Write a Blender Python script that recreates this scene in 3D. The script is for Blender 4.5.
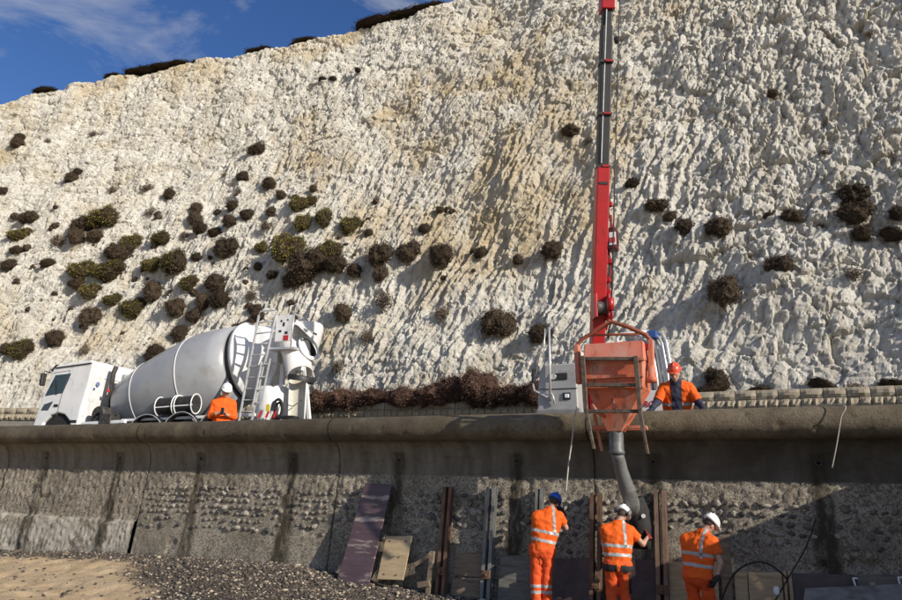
import bpy, math, random
import numpy as np
from mathutils import Vector, Matrix
for o in list(bpy.data.objects): bpy.data.objects.remove(o)
SC = bpy.context.scene; COL = SC.collection
random.seed(7)
# ------------------------------------------------------------------ camera
# world: sea wall runs along X, Y points inland, Z up; camera on the beach
F_PX, EYE = 700.0, 1.87
ROLL, WALL_VP = 1.5, (-985.0, 450.0)
def camera_axes():
    r = math.radians(ROLL)
    hy = WALL_VP[1] + math.tan(r)*(451-WALL_VP[0])
    d = F_PX**2/((hy-300)*math.cos(r))
    up = np.array([math.sin(r)*d/F_PX, math.cos(r)*d/F_PX, -1.0]); up /= np.linalg.norm(up)
    w = np.array([(WALL_VP[0]-451)/F_PX, (300-WALL_VP[1])/F_PX, -1.0]); w -= up*(w@up); w /= np.linalg.norm(w)
    X = -w; Y = np.cross(up, X)
    return np.array([X, Y, up])
RC = camera_axes()
cam_d = bpy.data.cameras.new('camera'); cam = bpy.data.objects.new('camera', cam_d); COL.objects.link(cam)
cam.matrix_world = Matrix([list(RC[0])+[0], list(RC[1])+[0], list(RC[2])+[EYE], [0, 0, 0, 1]])
cam_d.sensor_width = 36; cam_d.lens = 36*F_PX/902; cam_d.clip_start = .1; cam_d.clip_end = 2000
SC.camera = cam
# ------------------------------------------------------------------ light
SUN_A, SUN_E = math.radians(15), math.radians(24)          # angle off the wall line, elevation
SDIR = Vector((math.cos(SUN_A)*math.cos(SUN_E), -math.sin(SUN_A)*math.cos(SUN_E), math.sin(SUN_E)))
sd = bpy.data.lights.new('sun', 'SUN'); sd.energy = 5.0; sd.angle = math.radians(.53); sd.color = (1, .92, .80)
so = bpy.data.objects.new('sun', sd); COL.objects.link(so)
so.rotation_euler = SDIR.to_track_quat('Z', 'Y').to_euler(); so.location = (30, -10, 20)
W = bpy.data.worlds.new('World'); SC.world = W; W.use_nodes = True
nt = W.node_tree; nt.nodes.clear()
def wn(t, **k):
    n = nt.nodes.new(t)
    for a, b in k.items(): setattr(n, a, b)
    return n
sky = wn('ShaderNodeTexSky', sky_type='NISHITA', sun_disc=False, sun_elevation=SUN_E, sun_rotation=math.atan2(SDIR.x, SDIR.y),
         air_density=1.0, dust_density=.35, ozone_density=3.2, altitude=20)
hs = wn('ShaderNodeHueSaturation'); hs.inputs['Hue'].default_value = .513; hs.inputs['Saturation'].default_value = 1.2; hs.inputs['Value'].default_value = 1.2
tc = wn('ShaderNodeTexCoord'); mp = wn('ShaderNodeMapping'); mp.inputs['Scale'].default_value = (1.6, 2.6, 5.5); mp.inputs['Location'].default_value = (0.35, .2, .1)
no = wn('ShaderNodeTexNoise'); no.inputs['Scale'].default_value = 1.5; no.inputs['Detail'].default_value = 7; no.inputs['Roughness'].default_value = .6; no.inputs['Distortion'].default_value = .5
cr = wn('ShaderNodeValToRGB'); cr.color_ramp.elements[0].position = .46; cr.color_ramp.elements[1].position = .66
cr.color_ramp.elements[1].color = (.8, .8, .8, 1)
mx = wn('ShaderNodeMix', data_type='RGBA'); mx.inputs['B'].default_value = (5.2, 5.4, 5.9, 1)
bg = wn('ShaderNodeBackground'); bg.inputs['Strength'].default_value = .088
ou = wn('ShaderNodeOutputWorld'); L = nt.links.new
L(tc.outputs['Generated'], mp.inputs['Vector']); L(mp.outputs[0], no.inputs['Vector']); L(no.outputs['Fac'], cr.inputs[0])
L(sky.outputs[0], hs.inputs['Color']); L(hs.outputs[0], mx.inputs['A']); L(cr.outputs[0], mx.inputs['Factor'])
L(mx.outputs['Result'], bg.inputs['Color']); L(bg.outputs[0], ou.inputs['Surface'])
vs = SC.view_settings; vs.view_transform = 'Standard'; vs.look = 'None'; vs.gamma = 1; vs.use_curve_mapping = False; vs.exposure = .162
# ------------------------------------------------------------------ geometry helpers
def ray(px, py): return RC @ np.array([(px-451)/F_PX, (300-py)/F_PX, -1.0])
def onY(px, py, Y):
    d = ray(px, py); t = Y/d[1]; return Vector((d[0]*t, Y, EYE+d[2]*t))
def onZ(px, py, Z):
    d = ray(px, py); t = (Z-EYE)/d[2]; return Vector((d[0]*t, d[1]*t, Z))
V = Vector
ORG = {}
def org(o): return ORG.get(o, V((0, 0, 0)))
def tag(o, label, cat, group=None, kind=None):
    if label: o['label'] = label
    if cat: o['category'] = cat
    if group: o['group'] = group
    if kind: o['kind'] = kind
    return o
def thing(name, label, cat, loc, group=None):
    o = bpy.data.objects.new(name, None); COL.objects.link(o); o.location = loc; ORG[o] = V(loc); o.empty_display_size = .2
    return tag(o, label, cat, group)
def link_mesh(name, me, mats, parent=None, loc=None):
    """me holds world coordinates minus loc; loc is the world origin"""
    o = bpy.data.objects.new(name, me); COL.objects.link(o)
    for m in (mats if isinstance(mats, (list, tuple)) else [mats]):
        if len(me.materials) < (len(mats) if isinstance(mats, (list, tuple)) else 1): me.materials.append(m)
    if parent is not None: o.parent = parent; o.location = V(loc or org(parent))-org(parent)
    elif loc is not None: o.location = loc
    ORG[o] = V(loc) if loc is not None else (org(parent) if parent is not None else V((0, 0, 0)))
    return o
def np_mesh(name, verts, faces, smooth=True):
    verts = np.asarray(verts, dtype=np.float32); faces = np.asarray(faces, dtype=np.int32)
    me = bpy.data.meshes.new(name); k = faces.shape[1]; n = len(faces)
    me.vertices.add(len(verts)); me.vertices.foreach_set('co', verts.ravel())
    me.loops.add(n*k); me.loops.foreach_set('vertex_index', faces.ravel())
    me.polygons.add(n); me.polygons.foreach_set('loop_start', np.arange(n, dtype=np.int32)*k)
    me.polygons.foreach_set('use_smooth', np.full(n, smooth)); me.update(calc_edges=True); me.validate()
    return me
class MB:
    def __init__(s): s.v = []; s.f = []; s.s = []
    def add(s, vs, fs, smooth=False):
        b = len(s.v); s.v += [V(p) for p in vs]
        for f in fs: s.f.append([i+b for i in f]); s.s.append(smooth)
        return s
    def hexa(s, p):   # 8 points: bottom ring 0-3, top ring 4-7
        return s.add(p, [(3, 2, 1, 0), (4, 5, 6, 7), (0, 1, 5, 4), (1, 2, 6, 5), (2, 3, 7, 6), (3, 0, 4, 7)])
    def box(s, c, d, rot=None):
        c = V(c); x, y, z = d[0]/2, d[1]/2, d[2]/2
        pts = [V(p) for p in ((-x, -y, -z), (x, -y, -z), (x, y, -z), (-x, y, -z), (-x, -y, z), (x, -y, z), (x, y, z), (-x, y, z))]
        if rot is not None: pts = [rot @ p for p in pts]
        return s.hexa([c+p for p in pts])
    def beam(s, a, b, w, h, up=(0, 0, 1)):
        a, b = V(a), V(b); d = (b-a).normalized(); u = V(up)
        if abs(d.dot(u)) > .97: u = V((0, 1, 0))
        r = d.cross(u).normalized(); u = r.cross(d)
        q = [(-1, -1), (1, -1), (1, 1), (-1, 1)]
        return s.hexa([a+r*(i*w/2)+u*(j*h/2) for i, j in q]+[b+r*(i*w/2)+u*(j*h/2) for i, j in q])
    def tube(s, pts, r, n=8, cap=True):
        pts = [V(p) for p in pts]; rr = r if isinstance(r, (list, tuple)) else [r]*len(pts)
        b = len(s.v); ref = V((0, 0, 1)); prev = None
        for i, p in enumerate(pts):
            d = (pts[min(i+1, len(pts)-1)]-pts[max(i-1, 0)]).normalized()
            if prev is None:
                a = d.cross(ref if abs(d.z) < .95 else V((0, 1, 0))).normalized()
            else: a = (prev-d*prev.dot(d)).normalized()
            prev = a; c = d.cross(a)
            for k in range(n):
                t = 2*math.pi*k/n; s.v.append(p+(a*math.cos(t)+c*math.sin(t))*rr[i])
        for i in range(len(pts)-1):
            for k in range(n):
                s.f.append([b+i*n+k, b+i*n+(k+1) % n, b+(i+1)*n+(k+1) % n, b+(i+1)*n+k]); s.s.append(True)
        if cap:
            s.f.append([b+k for k in range(n)][::-1]); s.s.append(False)
            s.f.append([b+(len(pts)-1)*n+k for k in range(n)]); s.s.append(False)
        return s
    def lathe(s, prof, o, ax, n=32, cap=True):   # prof: (distance along axis, radius)
        o, ax = V(o), V(ax).normalized()
        return s.tube_on_axis(prof, o, ax, n, cap)
    def tube_on_axis(s, prof, o, ax, n, cap):
        a = ax.cross(V((0, 0, 1)) if abs(ax.z) < .9 else V((0, 1, 0))).normalized(); c = ax.cross(a); b = len(s.v)
        for t, r in prof:
            for k in range(n):
                w = 2*math.pi*k/n; s.v.append(o+ax*t+(a*math.cos(w)+c*math.sin(w))*r)
        for i in range(len(prof)-1):
            for k in range(n):
                s.f.append([b+i*n+k, b+i*n+(k+1) % n, b+(i+1)*n+(k+1) % n, b+(i+1)*n+k]); s.s.append(True)
        if cap:
            s.f.append([b+k for k in range(n)][::-1]); s.s.append(False)
            s.f.append([b+(len(prof)-1)*n+k for k in range(n)]); s.s.append(False)
        return s
    def prism(s, poly, vec):   # polygon of 3D points extruded by vec
        poly = [V(p) for p in poly]; vec = V(vec); n = len(poly)
        fs = [list(range(n))[::-1], [n+i for i in range(n)]]+[[i, (i+1) % n, n+(i+1) % n, n+i] for i in range(n)]
        return s.add(poly+[p+vec for p in poly], fs)
    def build(s, name, mat, parent=None, loc=None, bevel=0, seg=2, label=None, weld=False):
        if loc is None: loc = org(parent) if parent is not None else V((0, 0, 0))
        loc = V(loc)
        me = bpy.data.meshes.new(name); me.from_pydata([p-loc for p in s.v], [], s.f)
        me.polygons.foreach_set('use_smooth', s.s)
        import bmesh
        bm = bmesh.new(); bm.from_mesh(me)
        if weld: bmesh.ops.remove_doubles(bm, verts=bm.verts, dist=1e-4)
        bmesh.ops.recalc_face_normals(bm, faces=bm.faces); bm.to_mesh(me); bm.free()
        me.update()
        o = link_mesh(name, me, mat, parent, loc)
        if bevel:
            m = o.modifiers.new('bevel', 'BEVEL'); m.width = bevel; m.segments = seg; m.limit_method = 'ANGLE'; m.angle_limit = math.radians(35)
        if label: o['label'] = label
        return o
# ------------------------------------------------------------------ noise (numpy)
def _h(ix, iy, seed):
    h = (ix.astype(np.int64)*374761393+iy.astype(np.int64)*668265263+seed*2246822519) & 0xffffffff
    h = ((h ^ (h >> 13))*1274126177) & 0xffffffff
    h = ((h ^ (h >> 16))*2654435761) & 0xffffffff
    return ((h ^ (h >> 15)) & 0xffffff)/float(0x1000000)
def perlin(x, y, seed=0):
    x = np.asarray(x, float); y = np.asarray(y, float)
    ix = np.floor(x); iy = np.floor(y); fx = x-ix; fy = y-iy
    u = fx*fx*fx*(fx*(fx*6-15)+10); v = fy*fy*fy*(fy*(fy*6-15)+10)
    def g(dx, dy):
        a = _h(ix+dx, iy+dy, seed)*2*np.pi
        return np.cos(a)*(fx-dx)+np.sin(a)*(fy-dy)
    return 1.5*((g(0, 0)*(1-u)+g(1, 0)*u)*(1-v)+(g(0, 1)*(1-u)+g(1, 1)*u)*v)
def fbm(x, y, o=4, seed=0, gain=.5):
    r = 0; a = 1; t = 0
    for i in range(o): r = r+a*perlin(x*2**i+i*13.7, y*2**i-i*7.3, seed+i); t += a; a *= gain
    return r/t
def worley(x, y, seed=0):
    ix = np.floor(x); iy = np.floor(y); f1 = np.full(np.shape(x), 9.0); f2 = f1.copy(); cid = np.zeros(np.shape(x)); cx = np.zeros(np.shape(x)); cy = np.zeros(np.shape(x))
    for dx in (-1, 0, 1):
        for dy in (-1, 0, 1):
            a = ix+dx; b = iy+dy
            px = a+_h(a, b, seed); py = b+_h(a, b, seed+11)
            d = np.hypot(px-x, py-y); n = d < f1
            f2 = np.where(n, f1, np.minimum(f2, d)); cid = np.where(n, _h(a, b, seed+23), cid)
            cx = np.where(n, x-px, cx); cy = np.where(n, y-py, cy); f1 = np.where(n, d, f1)
    return f1, f2, cid, cx, cy
def sstep(a, b, x): t = np.clip((x-a)/(b-a), 0, 1); return t*t*(3-2*t)
# ------------------------------------------------------------------ materials
MATS = {}
def mat(name, c1, c2=None, scale=6.0, rough=.6, bump=0.0, bscale=None, metal=0.0, detail=6, lo=.35, hi=.65, stretch=(1, 1, 1), c3=None, s3=1.2, lo3=.5, hi3=.7, spec=.5, gen='Object', c4=None, s4=5, lo4=.56, hi4=.68, st4=(1, 1, .18), f4=.8):
    """two-tone noise colour (plus optional third, larger-scale stain tone) with noise bump"""
    if name in MATS: return MATS[name]
    m = bpy.data.materials.new(name); m.use_nodes = True; t = m.node_tree; b = t.nodes['Principled BSDF']; Lk = t.links.new
    b.inputs['Roughness'].default_value = rough; b.inputs['Metallic'].default_value = metal; b.inputs['Specular IOR Level'].default_value = spec
    b.inputs['Base Color'].default_value = (*c1, 1)
    tc = t.nodes.new('ShaderNodeTexCoord'); mp = t.nodes.new('ShaderNodeMapping'); mp.inputs['Scale'].default_value = stretch
    Lk(tc.outputs[gen], mp.inputs['Vector'])
    out = None
    if c2 is not None:
        n = t.nodes.new('ShaderNodeTexNoise'); n.inputs['Scale'].default_value = scale; n.inputs['Detail'].default_value = detail; n.inputs['Roughness'].default_value = .62
        r = t.nodes.new('ShaderNodeValToRGB'); r.color_ramp.elements[0].position = lo; r.color_ramp.elements[1].position = hi
        r.color_ramp.elements[0].color = (*c1, 1); r.color_ramp.elements[1].color = (*c2, 1)
        Lk(mp.outputs[0], n.inputs['Vector']); Lk(n.outputs['Fac'], r.inputs[0]); out = r.outputs[0]
    if c3 is not None:
        n = t.nodes.new('ShaderNodeTexNoise'); n.inputs['Scale'].default_value = s3; n.inputs['Detail'].default_value = 7; n.inputs['Roughness'].default_value = .65
        r = t.nodes.new('ShaderNodeMapRange'); r.inputs['From Min'].default_value = lo3; r.inputs['From Max'].default_value = hi3
        x = t.nodes.new('ShaderNodeMix'); x.data_type = 'RGBA'; x.inputs['B'].default_value = (*c3, 1)
        Lk(mp.outputs[0], n.inputs['Vector']); Lk(n.outputs['Fac'], r.inputs['Value']); Lk(r.outputs[0], x.inputs['Factor'])
        if out is not None: Lk(out, x.inputs['A'])
        else: x.inputs['A'].default_value = (*c1, 1)
        out = x.outputs['Result']
    if c4 is not None:      # runs and drips of dirt
        m4 = t.nodes.new('ShaderNodeMapping'); m4.inputs['Scale'].default_value = st4; Lk(tc.outputs[gen], m4.inputs['Vector'])
        n = t.nodes.new('ShaderNodeTexNoise'); n.inputs['Scale'].default_value = s4; n.inputs['Detail'].default_value = 6; n.inputs['Roughness'].default_value = .7
        r = t.nodes.new('ShaderNodeMapRange'); r.inputs['From Min'].default_value = lo4; r.inputs['From Max'].default_value = hi4; r.inputs['To Max'].default_value = f4
        x = t.nodes.new('ShaderNodeMix'); x.data_type = 'RGBA'; x.inputs['B'].default_value = (*c4, 1)
        Lk(m4.outputs[0], n.inputs['Vector']); Lk(n.outputs['Fac'], r.inputs['Value']); Lk(r.outputs[0], x.inputs['Factor'])
        if out is not None: Lk(out, x.inputs['A'])
        else: x.inputs['A'].default_value = (*c1, 1)
        out = x.outputs['Result']
    if out is not None: Lk(out, b.inputs['Base Color'])
    if bump:
        n = t.nodes.new('ShaderNodeTexNoise'); n.inputs['Scale'].default_value = bscale or scale*3; n.inputs['Detail'].default_value = 8; n.inputs['Roughness'].default_value = .65
        u = t.nodes.new('ShaderNodeBump'); u.inputs['Strength'].default_value = 1; u.inputs['Distance'].default_value = bump
        Lk(mp.outputs[0], n.inputs['Vector']); Lk(n.outputs['Fac'], u.inputs['Height']); Lk(u.outputs[0], b.inputs['Normal'])
    MATS[name] = m; m['bsdf_out'] = ''
    return m
# ------------------------------------------------------------------ the chalk cliff
Z_TOE = 4.3; LEAN = .33
def y_toe(X): return 18.2-.0075*np.minimum(np.asarray(X, float)+9, 0)**2
def z_top(X): return np.interp(X, [-62, -35.8, -33.2, -30.2, -25.3, -20.7, -13.9, -6, 14], [15.5, 21.0, 21.9, 22.6, 23.1, 23.45, 24.0, 24.4, 24.6])
def cliff_disp(s, h):
    s = np.asarray(s, float); h = np.asarray(h, float)
    wx = fbm(s/1.7, h/2.3, 3, 5); wy = fbm(s/1.9, h/1.6, 3, 15)
    big = .42*fbm(s/6.5, h/5.5, 3, 1)+.18*fbm(s/2.2, h/1.9, 4, 2)+.16*perlin((s+.6*wx)/1.5, h/4.5, 3)
    j1 = fbm(s/.5, h/.5, 3, 6); j2 = fbm(s/.5, h/.5, 3, 7)
    s2 = s+.22*wx+.07*j1-.34*(h-8)*sstep(4, -4, s); h2 = h+.3*wy+.07*j2      # the grain of the face leans
    # runnels down the fall line
    fm = sstep(-.45, .25, fbm(s/4.5, h/3.6, 3, 31)+.85*(1-np.abs(h-9.8)/4.6)-1.0*sstep(-4.5, -.5, s)*sstep(6.5, 9, h)-.8*sstep(-3.5, 0, s)-.25*sstep(-20, -34, s)); rt = sstep(-5.5, -1, s)
    fl = 1-2.2*np.abs(perlin(s2/.36+.4*wx, h2/2.3, 9)); fl2 = 1-2.2*np.abs(perlin(s2/.20, h2/.9, 10))
    def chips(a, b, sd):          # angular broken facets, each its own tilted plane
        f1, f2, ci, cx, cy = worley(s2/a, h2/b, sd)
        return (cx*(ci-.5)+cy*(np.modf(ci*7.31)[0]-.5))*2+.55*(np.modf(ci*3.7)[0]-.5), f1, f2
    c1, f1, f2 = chips(.85, .80, 41); c2, g1, g2 = chips(.32, .46, 43); c3, k1, k2 = chips(.17, .24, 44)
    e, e1, e2 = chips(1.9, 1.5, 47)
    rm = sstep(-6, 1, s)*sstep(15, 8, h); up = sstep(8, 14, h)
    cal = 1-.55*fm
    d = big+fm*(.105*fl+.055*fl2)+.05*(.55-f1**2)*cal
    d = d+cal*((.07+.09*rt+.03*up)*c1+(.115+.02*rt)*c2)+(.072+.012*rt)*c3+(.22*(.25+.75*rm)+.12*rt*sstep(11, 7, h))*e
    d = d-.05*cal*np.exp(-(f2-f1)/.06)-(.028+.03*rt)*np.exp(-(g2-g1)/.06)-(.08*rm+.06*rt)*np.exp(-(e2-e1)/.035)
    d = d+.03*up*(.5-g1**2)*2
    for h0, a in ((5.6, .09), (7.4, .07), (9.3, .10), (12.2, .08), (15.5, .08), (18.6, .08)):   # bedding seams
        m = sstep(-.05, .35, fbm(s/3.0, h0+s*0, 2, int(h0*10)))
        d = d-a*m*np.exp(-((h-h0-.35*fbm(s/5, h0+s*0, 2, 77)-.05*wx)/.06)**2)
    d = d+.065*fbm(s/.20, h/.22, 3, 51, .6)
    d = big+(d-big)*(.86-.22*rt*sstep(10, 6, h))
    d = (d-.25)*sstep(3.4, 6.2, h)*.999+(d*.35-.45)*(1-sstep(3.4, 6.2, h))
    return d
def cliff_point(X, Z, extra=0.0):
    X = np.asarray(X, float); Z = np.asarray(Z, float)
    sl = np.where(X < -9, -.015*(X+9), 0.0); nn = np.sqrt(sl**2+1+LEAN**2)
    d = cliff_disp(X, Z*1.05)+extra
    # the rim rounds over
    zt = z_top(X); d = d-.9*np.clip((Z-(zt-.5))/.5, 0, 1)**2
    return np.stack([X+d*sl/nn, y_toe(X)+LEAN*(Z-Z_TOE)-d/nn, Z+d*LEAN/nn], -1)
def cliff_normal(X):
    n = V((-.015*(X+9) if X < -9 else 0, -1, LEAN)); return n.normalized()
def on_cliff(px, py):
    d = ray(px, py); lo, hi = 5.0, 140.0
    for _ in range(50):
        m = (lo+hi)/2
        if d[1]*m-(float(y_toe(d[0]*m))+LEAN*(EYE+d[2]*m-Z_TOE)) > 0: hi = m
        else: lo = m
    return V((d[0]*lo, d[1]*lo, EYE+d[2]*lo)), lo
def attr(me, name, arr):
    a = me.attributes.new(name, 'FLOAT', 'POINT'); a.data.foreach_set('value', np.asarray(arr, np.float32).ravel())
def grid_faces(nr, nc):
    i = np.arange((nr-1)*(nc-1)); r = i//(nc-1); c = i % (nc-1); a = r*nc+c
    return np.stack([a, a+1, a+nc+1, a+nc], 1)
def chalk_material():
    m = bpy.data.materials.new('chalk'); m.use_nodes = True; t = m.node_tree; b = t.nodes['Principled BSDF']; Lk = t.links.new
    b.inputs['Roughness'].default_value = .92; b.inputs['Specular IOR Level'].default_value = .15
    tc = t.nodes.new('ShaderNodeTexCoord')
    def noise(scale, det=6, stretch=(1, 1, 1), rough=.6):
        mp = t.nodes.new('ShaderNodeMapping'); mp.inputs['Scale'].default_value = stretch
        n = t.nodes.new('ShaderNodeTexNoise'); n.inputs['Scale'].default_value = scale; n.inputs['Detail'].default_value = det; n.inputs['Roughness'].default_value = rough
        Lk(tc.outputs['Object'], mp.inputs['Vector']); Lk(mp.outputs[0], n.inputs['Vector']); return n.outputs['Fac']
    def rng(x, a, c, o=1.0):
        r = t.nodes.new('ShaderNodeMapRange'); r.inputs['From Min'].default_value = a; r.inputs['From Max'].default_value = c; r.inputs['To Max'].default_value = o; Lk(x, r.inputs['Value']); return r.outputs[0]
    def mixc(f, A, B):
        x = t.nodes.new('ShaderNodeMix'); x.data_type = 'RGBA'; Lk(f, x.inputs['Factor'])
        for k, s in (('A', A), ('B', B)):
            if isinstance(s, tuple): x.inputs[k].default_value = (*s, 1)
            else: Lk(s, x.inputs[k])
        return x.outputs['Result']
    c = mixc(rng(noise(1.3, 5), .35, .65), (.64, .605, .53), (.79, .765, .69))
    oc = t.nodes.new('ShaderNodeAttribute'); oc.attribute_name = 'ochre'
    om = t.nodes.new('ShaderNodeMath'); om.operation = 'MULTIPLY'; Lk(oc.outputs['Fac'], om.inputs[0]); Lk(rng(noise(.9, 6, (1, 1, .5), .7), .32, .6), om.inputs[1])
    c = mixc(om.outputs[0], c, (.56, .44, .255))        # ochre staining in patches
    c = mixc(rng(noise(1.1, 5, (1.6, 1.6, .35)), .52, .72, .6), c, (.54, .455, .31))        # runs of cream down the face
    c = mixc(rng(noise(2.6, 6, (1, 1, .7), .7), .54, .72, .65), c, (.29, .26, .215))         # grey weathering
    vo = t.nodes.new('ShaderNodeTexVoronoi'); vo.feature = 'DISTANCE_TO_EDGE'; vo.inputs['Scale'].default_value = 2.4
    wp = t.nodes.new('ShaderNodeVectorMath'); wp.operation = 'MULTIPLY_ADD'; wn_ = t.nodes.new('ShaderNodeTexNoise'); wn_.inputs['Scale'].default_value = 3; wn_.inputs['Detail'].default_value = 4
    Lk(tc.outputs['Object'], wn_.inputs['Vector']); Lk(wn_.outputs['Color'], wp.inputs[0]); wp.inputs[1].default_value = (.5, .5, .5); Lk(tc.outputs['Object'], wp.inputs[2]); Lk(wp.outputs[0], vo.inputs['Vector'])
    c = mixc(rng(vo.outputs['Distance'], .024, .0, .4), c, (.20, .17, .13))               # thin dark lines in a crack pattern
    Lk(c, b.inputs['Base Color'])
    n1 = noise(14, 6, (1, 1, .8), .75)
    u = t.nodes.new('ShaderNodeBump'); u.inputs['Distance'].default_value = .11; u.inputs['Strength'].default_value = 1; Lk(n1, u.inputs['Height']); Lk(u.outputs[0], b.inputs['Normal'])
    return m
xs = np.concatenate([np.arange(-60, -34, .10), np.arange(-34, -20, .055), np.arange(-20, 5, .042), np.arange(5, 14, .12)])
vv = np.linspace(0, 1, 460)
Xg, Vg = np.meshgrid(xs, vv); Zg = 3.4+(z_top(Xg)+.18*fbm(Xg/1.1, Xg*0, 3, 61)-3.4)*Vg
P = cliff_point(Xg, Zg)
me = np_mesh('cliff', P.reshape(-1, 3), grid_faces(len(vv), len(xs)), False)
attr(me, 'ochre', .85*sstep(.05, .6, fbm(Xg/4.0, Zg/3.0, 4, 91)+.55*np.exp(-((Xg+9)/5.5)**2-((Zg-16)/6.5)**2)+.45*np.exp(-((Xg+8)/3.5)**2-((Zg-9.5)/2.5)**2)+.4*sstep(2.8, .3, z_top(Xg)-Zg)*sstep(-12, -20, Xg)-.35*sstep(-5, -1, Xg)))
cliff = link_mesh('cliff', me, chalk_material()); cliff['kind'] = 'structure'; cliff['label'] = 'white chalk cliff face with runnels and lumps, sloping back behind the promenade'
# turf on the cliff top
TOPM = mat('cliff_turf', (.10, .075, .04), (.17, .14, .07), 3, .95, .05, 20)
yb = np.concatenate([np.linspace(-.12, .8, 5), np.linspace(1.2, 30, 12)])
xt = np.arange(-60, 14, .35); Xt, Yt = np.meshgrid(xt, yb)
rim = cliff_point(xt, z_top(xt)+.18*fbm(xt/1.1, xt*0, 3, 61))
Pt = np.stack([Xt, rim[None, :, 1]+Yt, rim[None, :, 2]+.05+.16*fbm(Xt/.8, Yt/.8, 3, 8)*(Yt < 1.5)+np.where(Yt < 0, -.25, 0)-.04*Yt], -1)
o = link_mesh('cliff_top', np_mesh('cliff_top', Pt.reshape(-1, 3), grid_faces(len(yb), len(xt))), TOPM); o['kind'] = 'structure'
# ------------------------------------------------------------------ beach
def beach_z(X, Y):
    base = np.interp(X, [-40, -17.7, -12.6, -8.6, -6.6, -5.4, 3], [.1, .16, .36, .38, .20, .14, .14])
    d = 11.1-Y
    near = base*np.exp(-(np.maximum(d, 0)/1.6)**2)
    z = near+.08*sstep(6, 2, Y)+.05*fbm(X/2.5, Y/2.0, 3, 3)-.02
    hump = .22*np.exp(-((X+9.7)/1.9)**2-((Y-9.7)/.9)**2)
    shade_bank = .9*np.exp(-((X-6.5)/2.1)**2-((Y-8.7)/1.9)**2)           # unseen heap added on the right to throw shade on the wall
    return z+hump+shade_bank+.012*fbm(X/.25, Y/.25, 3, 4)+.035*np.abs(perlin(X/.45, Y/.3, 6))+.03*fbm(X/.7, Y/.5, 3, 16)-.05*sstep(.45, .2, worley(X/.75, Y/.6, 33)[0])*sstep(-9, -10.5, X)
xb = np.concatenate([np.arange(-90, -20, 2), np.arange(-20, -4, .06), np.arange(-4, 12, .25), np.arange(12, 80, 2)])
ybb = np.concatenate([np.arange(-80, 2, 2), np.arange(2, 6.4, .3), np.arange(6.4, 11.6, .055)])
Xb, Yb = np.meshgrid(xb, ybb); Zb = beach_z(Xb, Yb)
me = np_mesh('beach', np.stack([Xb, Yb, Zb], -1).reshape(-1, 3), grid_faces(len(ybb), len(xb)))
def sand_mask(X, Y):
    return sstep(.0, .7, (-10.3-X)*.55+(9.6-Y)*.75+.55*fbm(X/.9, Y/.9, 3, 19))*sstep(10.65, 10.2, Y+.3*fbm(X/.5, Y/.5, 2, 20))
attr(me, 'sand', sand_mask(Xb, Yb))
def beach_material():
    m = bpy.data.materials.new('beach'); m.use_nodes = True; t = m.node_tree; b = t.nodes['Principled BSDF']; Lk = t.links.new
    b.inputs['Roughness'].default_value = .95; b.inputs['Specular IOR Level'].default_value = .2
    tc = t.nodes.new('ShaderNodeTexCoord'); at = t.nodes.new('ShaderNodeAttribute'); at.attribute_name = 'sand'
    def ramp(x, a, b_, c1, c2):
        r = t.nodes.new('ShaderNodeValToRGB'); r.color_ramp.elements[0].position = a; r.color_ramp.elements[1].position = b_
        r.color_ramp.elements[0].color = (*c1, 1); r.color_ramp.elements[1].color = (*c2, 1); Lk(x, r.inputs[0]); return r.outputs[0]
    n = t.nodes.new('ShaderNodeTexNoise'); n.inputs['Scale'].default_value = 2.2; n.inputs['Detail'].default_value = 9; n.inputs['Roughness'].default_value = .7
    Lk(tc.outputs['Object'], n.inputs['Vector'])
    v = t.nodes.new('ShaderNodeTexVoronoi'); v.inputs['Scale'].default_value = 26; Lk(tc.outputs['Object'], v.inputs['Vector'])
    s = ramp(n.outputs['Fac'], .3, .7, (.44, .32, .19), (.63, .485, .31)); g = ramp(v.outputs['Color'], .1, .9, (.03, .026, .022), (.16, .13, .10))
    x = t.nodes.new('ShaderNodeMix'); x.data_type = 'RGBA'; Lk(at.outputs['Fac'], x.inputs['Factor']); Lk(g, x.inputs['A']); Lk(s, x.inputs['B'])
    Lk(x.outputs['Result'], b.inputs['Base Color'])
    n2 = t.nodes.new('ShaderNodeTexNoise'); n2.inputs['Scale'].default_value = 22; n2.inputs['Detail'].default_value = 7; n2.inputs['Roughness'].default_value = .7; Lk(tc.outputs['Object'], n2.inputs['Vector'])
    u = t.nodes.new('ShaderNodeBump'); u.inputs['Distance'].default_value = .05; Lk(n2.outputs['Fac'], u.inputs['Height']); Lk(u.outputs[0], b.inputs['Normal'])
    return m
o = link_mesh('beach', me, beach_material()); o['kind'] = 'structure'; o['label'] = 'sand and shingle beach in front of the sea wall'
# loose pebbles
def ico():
    t = (1+5**.5)/2
    v = np.array([(-1, t, 0), (1, t, 0), (-1, -t, 0), (1, -t, 0), (0, -1, t), (0, 1, t), (0, -1, -t), (0, 1, -t), (t, 0, -1), (t, 0, 1), (-t, 0, -1), (-t, 0, 1)], float); v /= np.linalg.norm(v[0])
    f = np.array([(0, 11, 5), (0, 5, 1), (0, 1, 7), (0, 7, 10), (0, 10, 11), (1, 5, 9), (5, 11, 4), (11, 10, 2), (10, 7, 6), (7, 1, 8), (3, 9, 4), (3, 4, 2), (3, 2, 6), (3, 6, 8), (3, 8, 9), (4, 9, 5), (2, 4, 11), (6, 2, 10), (8, 6, 7), (9, 8, 1)])
    return v, f
IV, IF = ico(); rg = np.random.default_rng(5)
n = 42000; X = rg.uniform(-19.5, -4.5, n); Y = 11.15-rg.uniform(0, 1, n)**1.15*3.7
k = rg.uniform(0, 1, n) > sand_mask(X, Y)*.97; X, Y = X[k], Y[k]; n = len(X)
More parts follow.
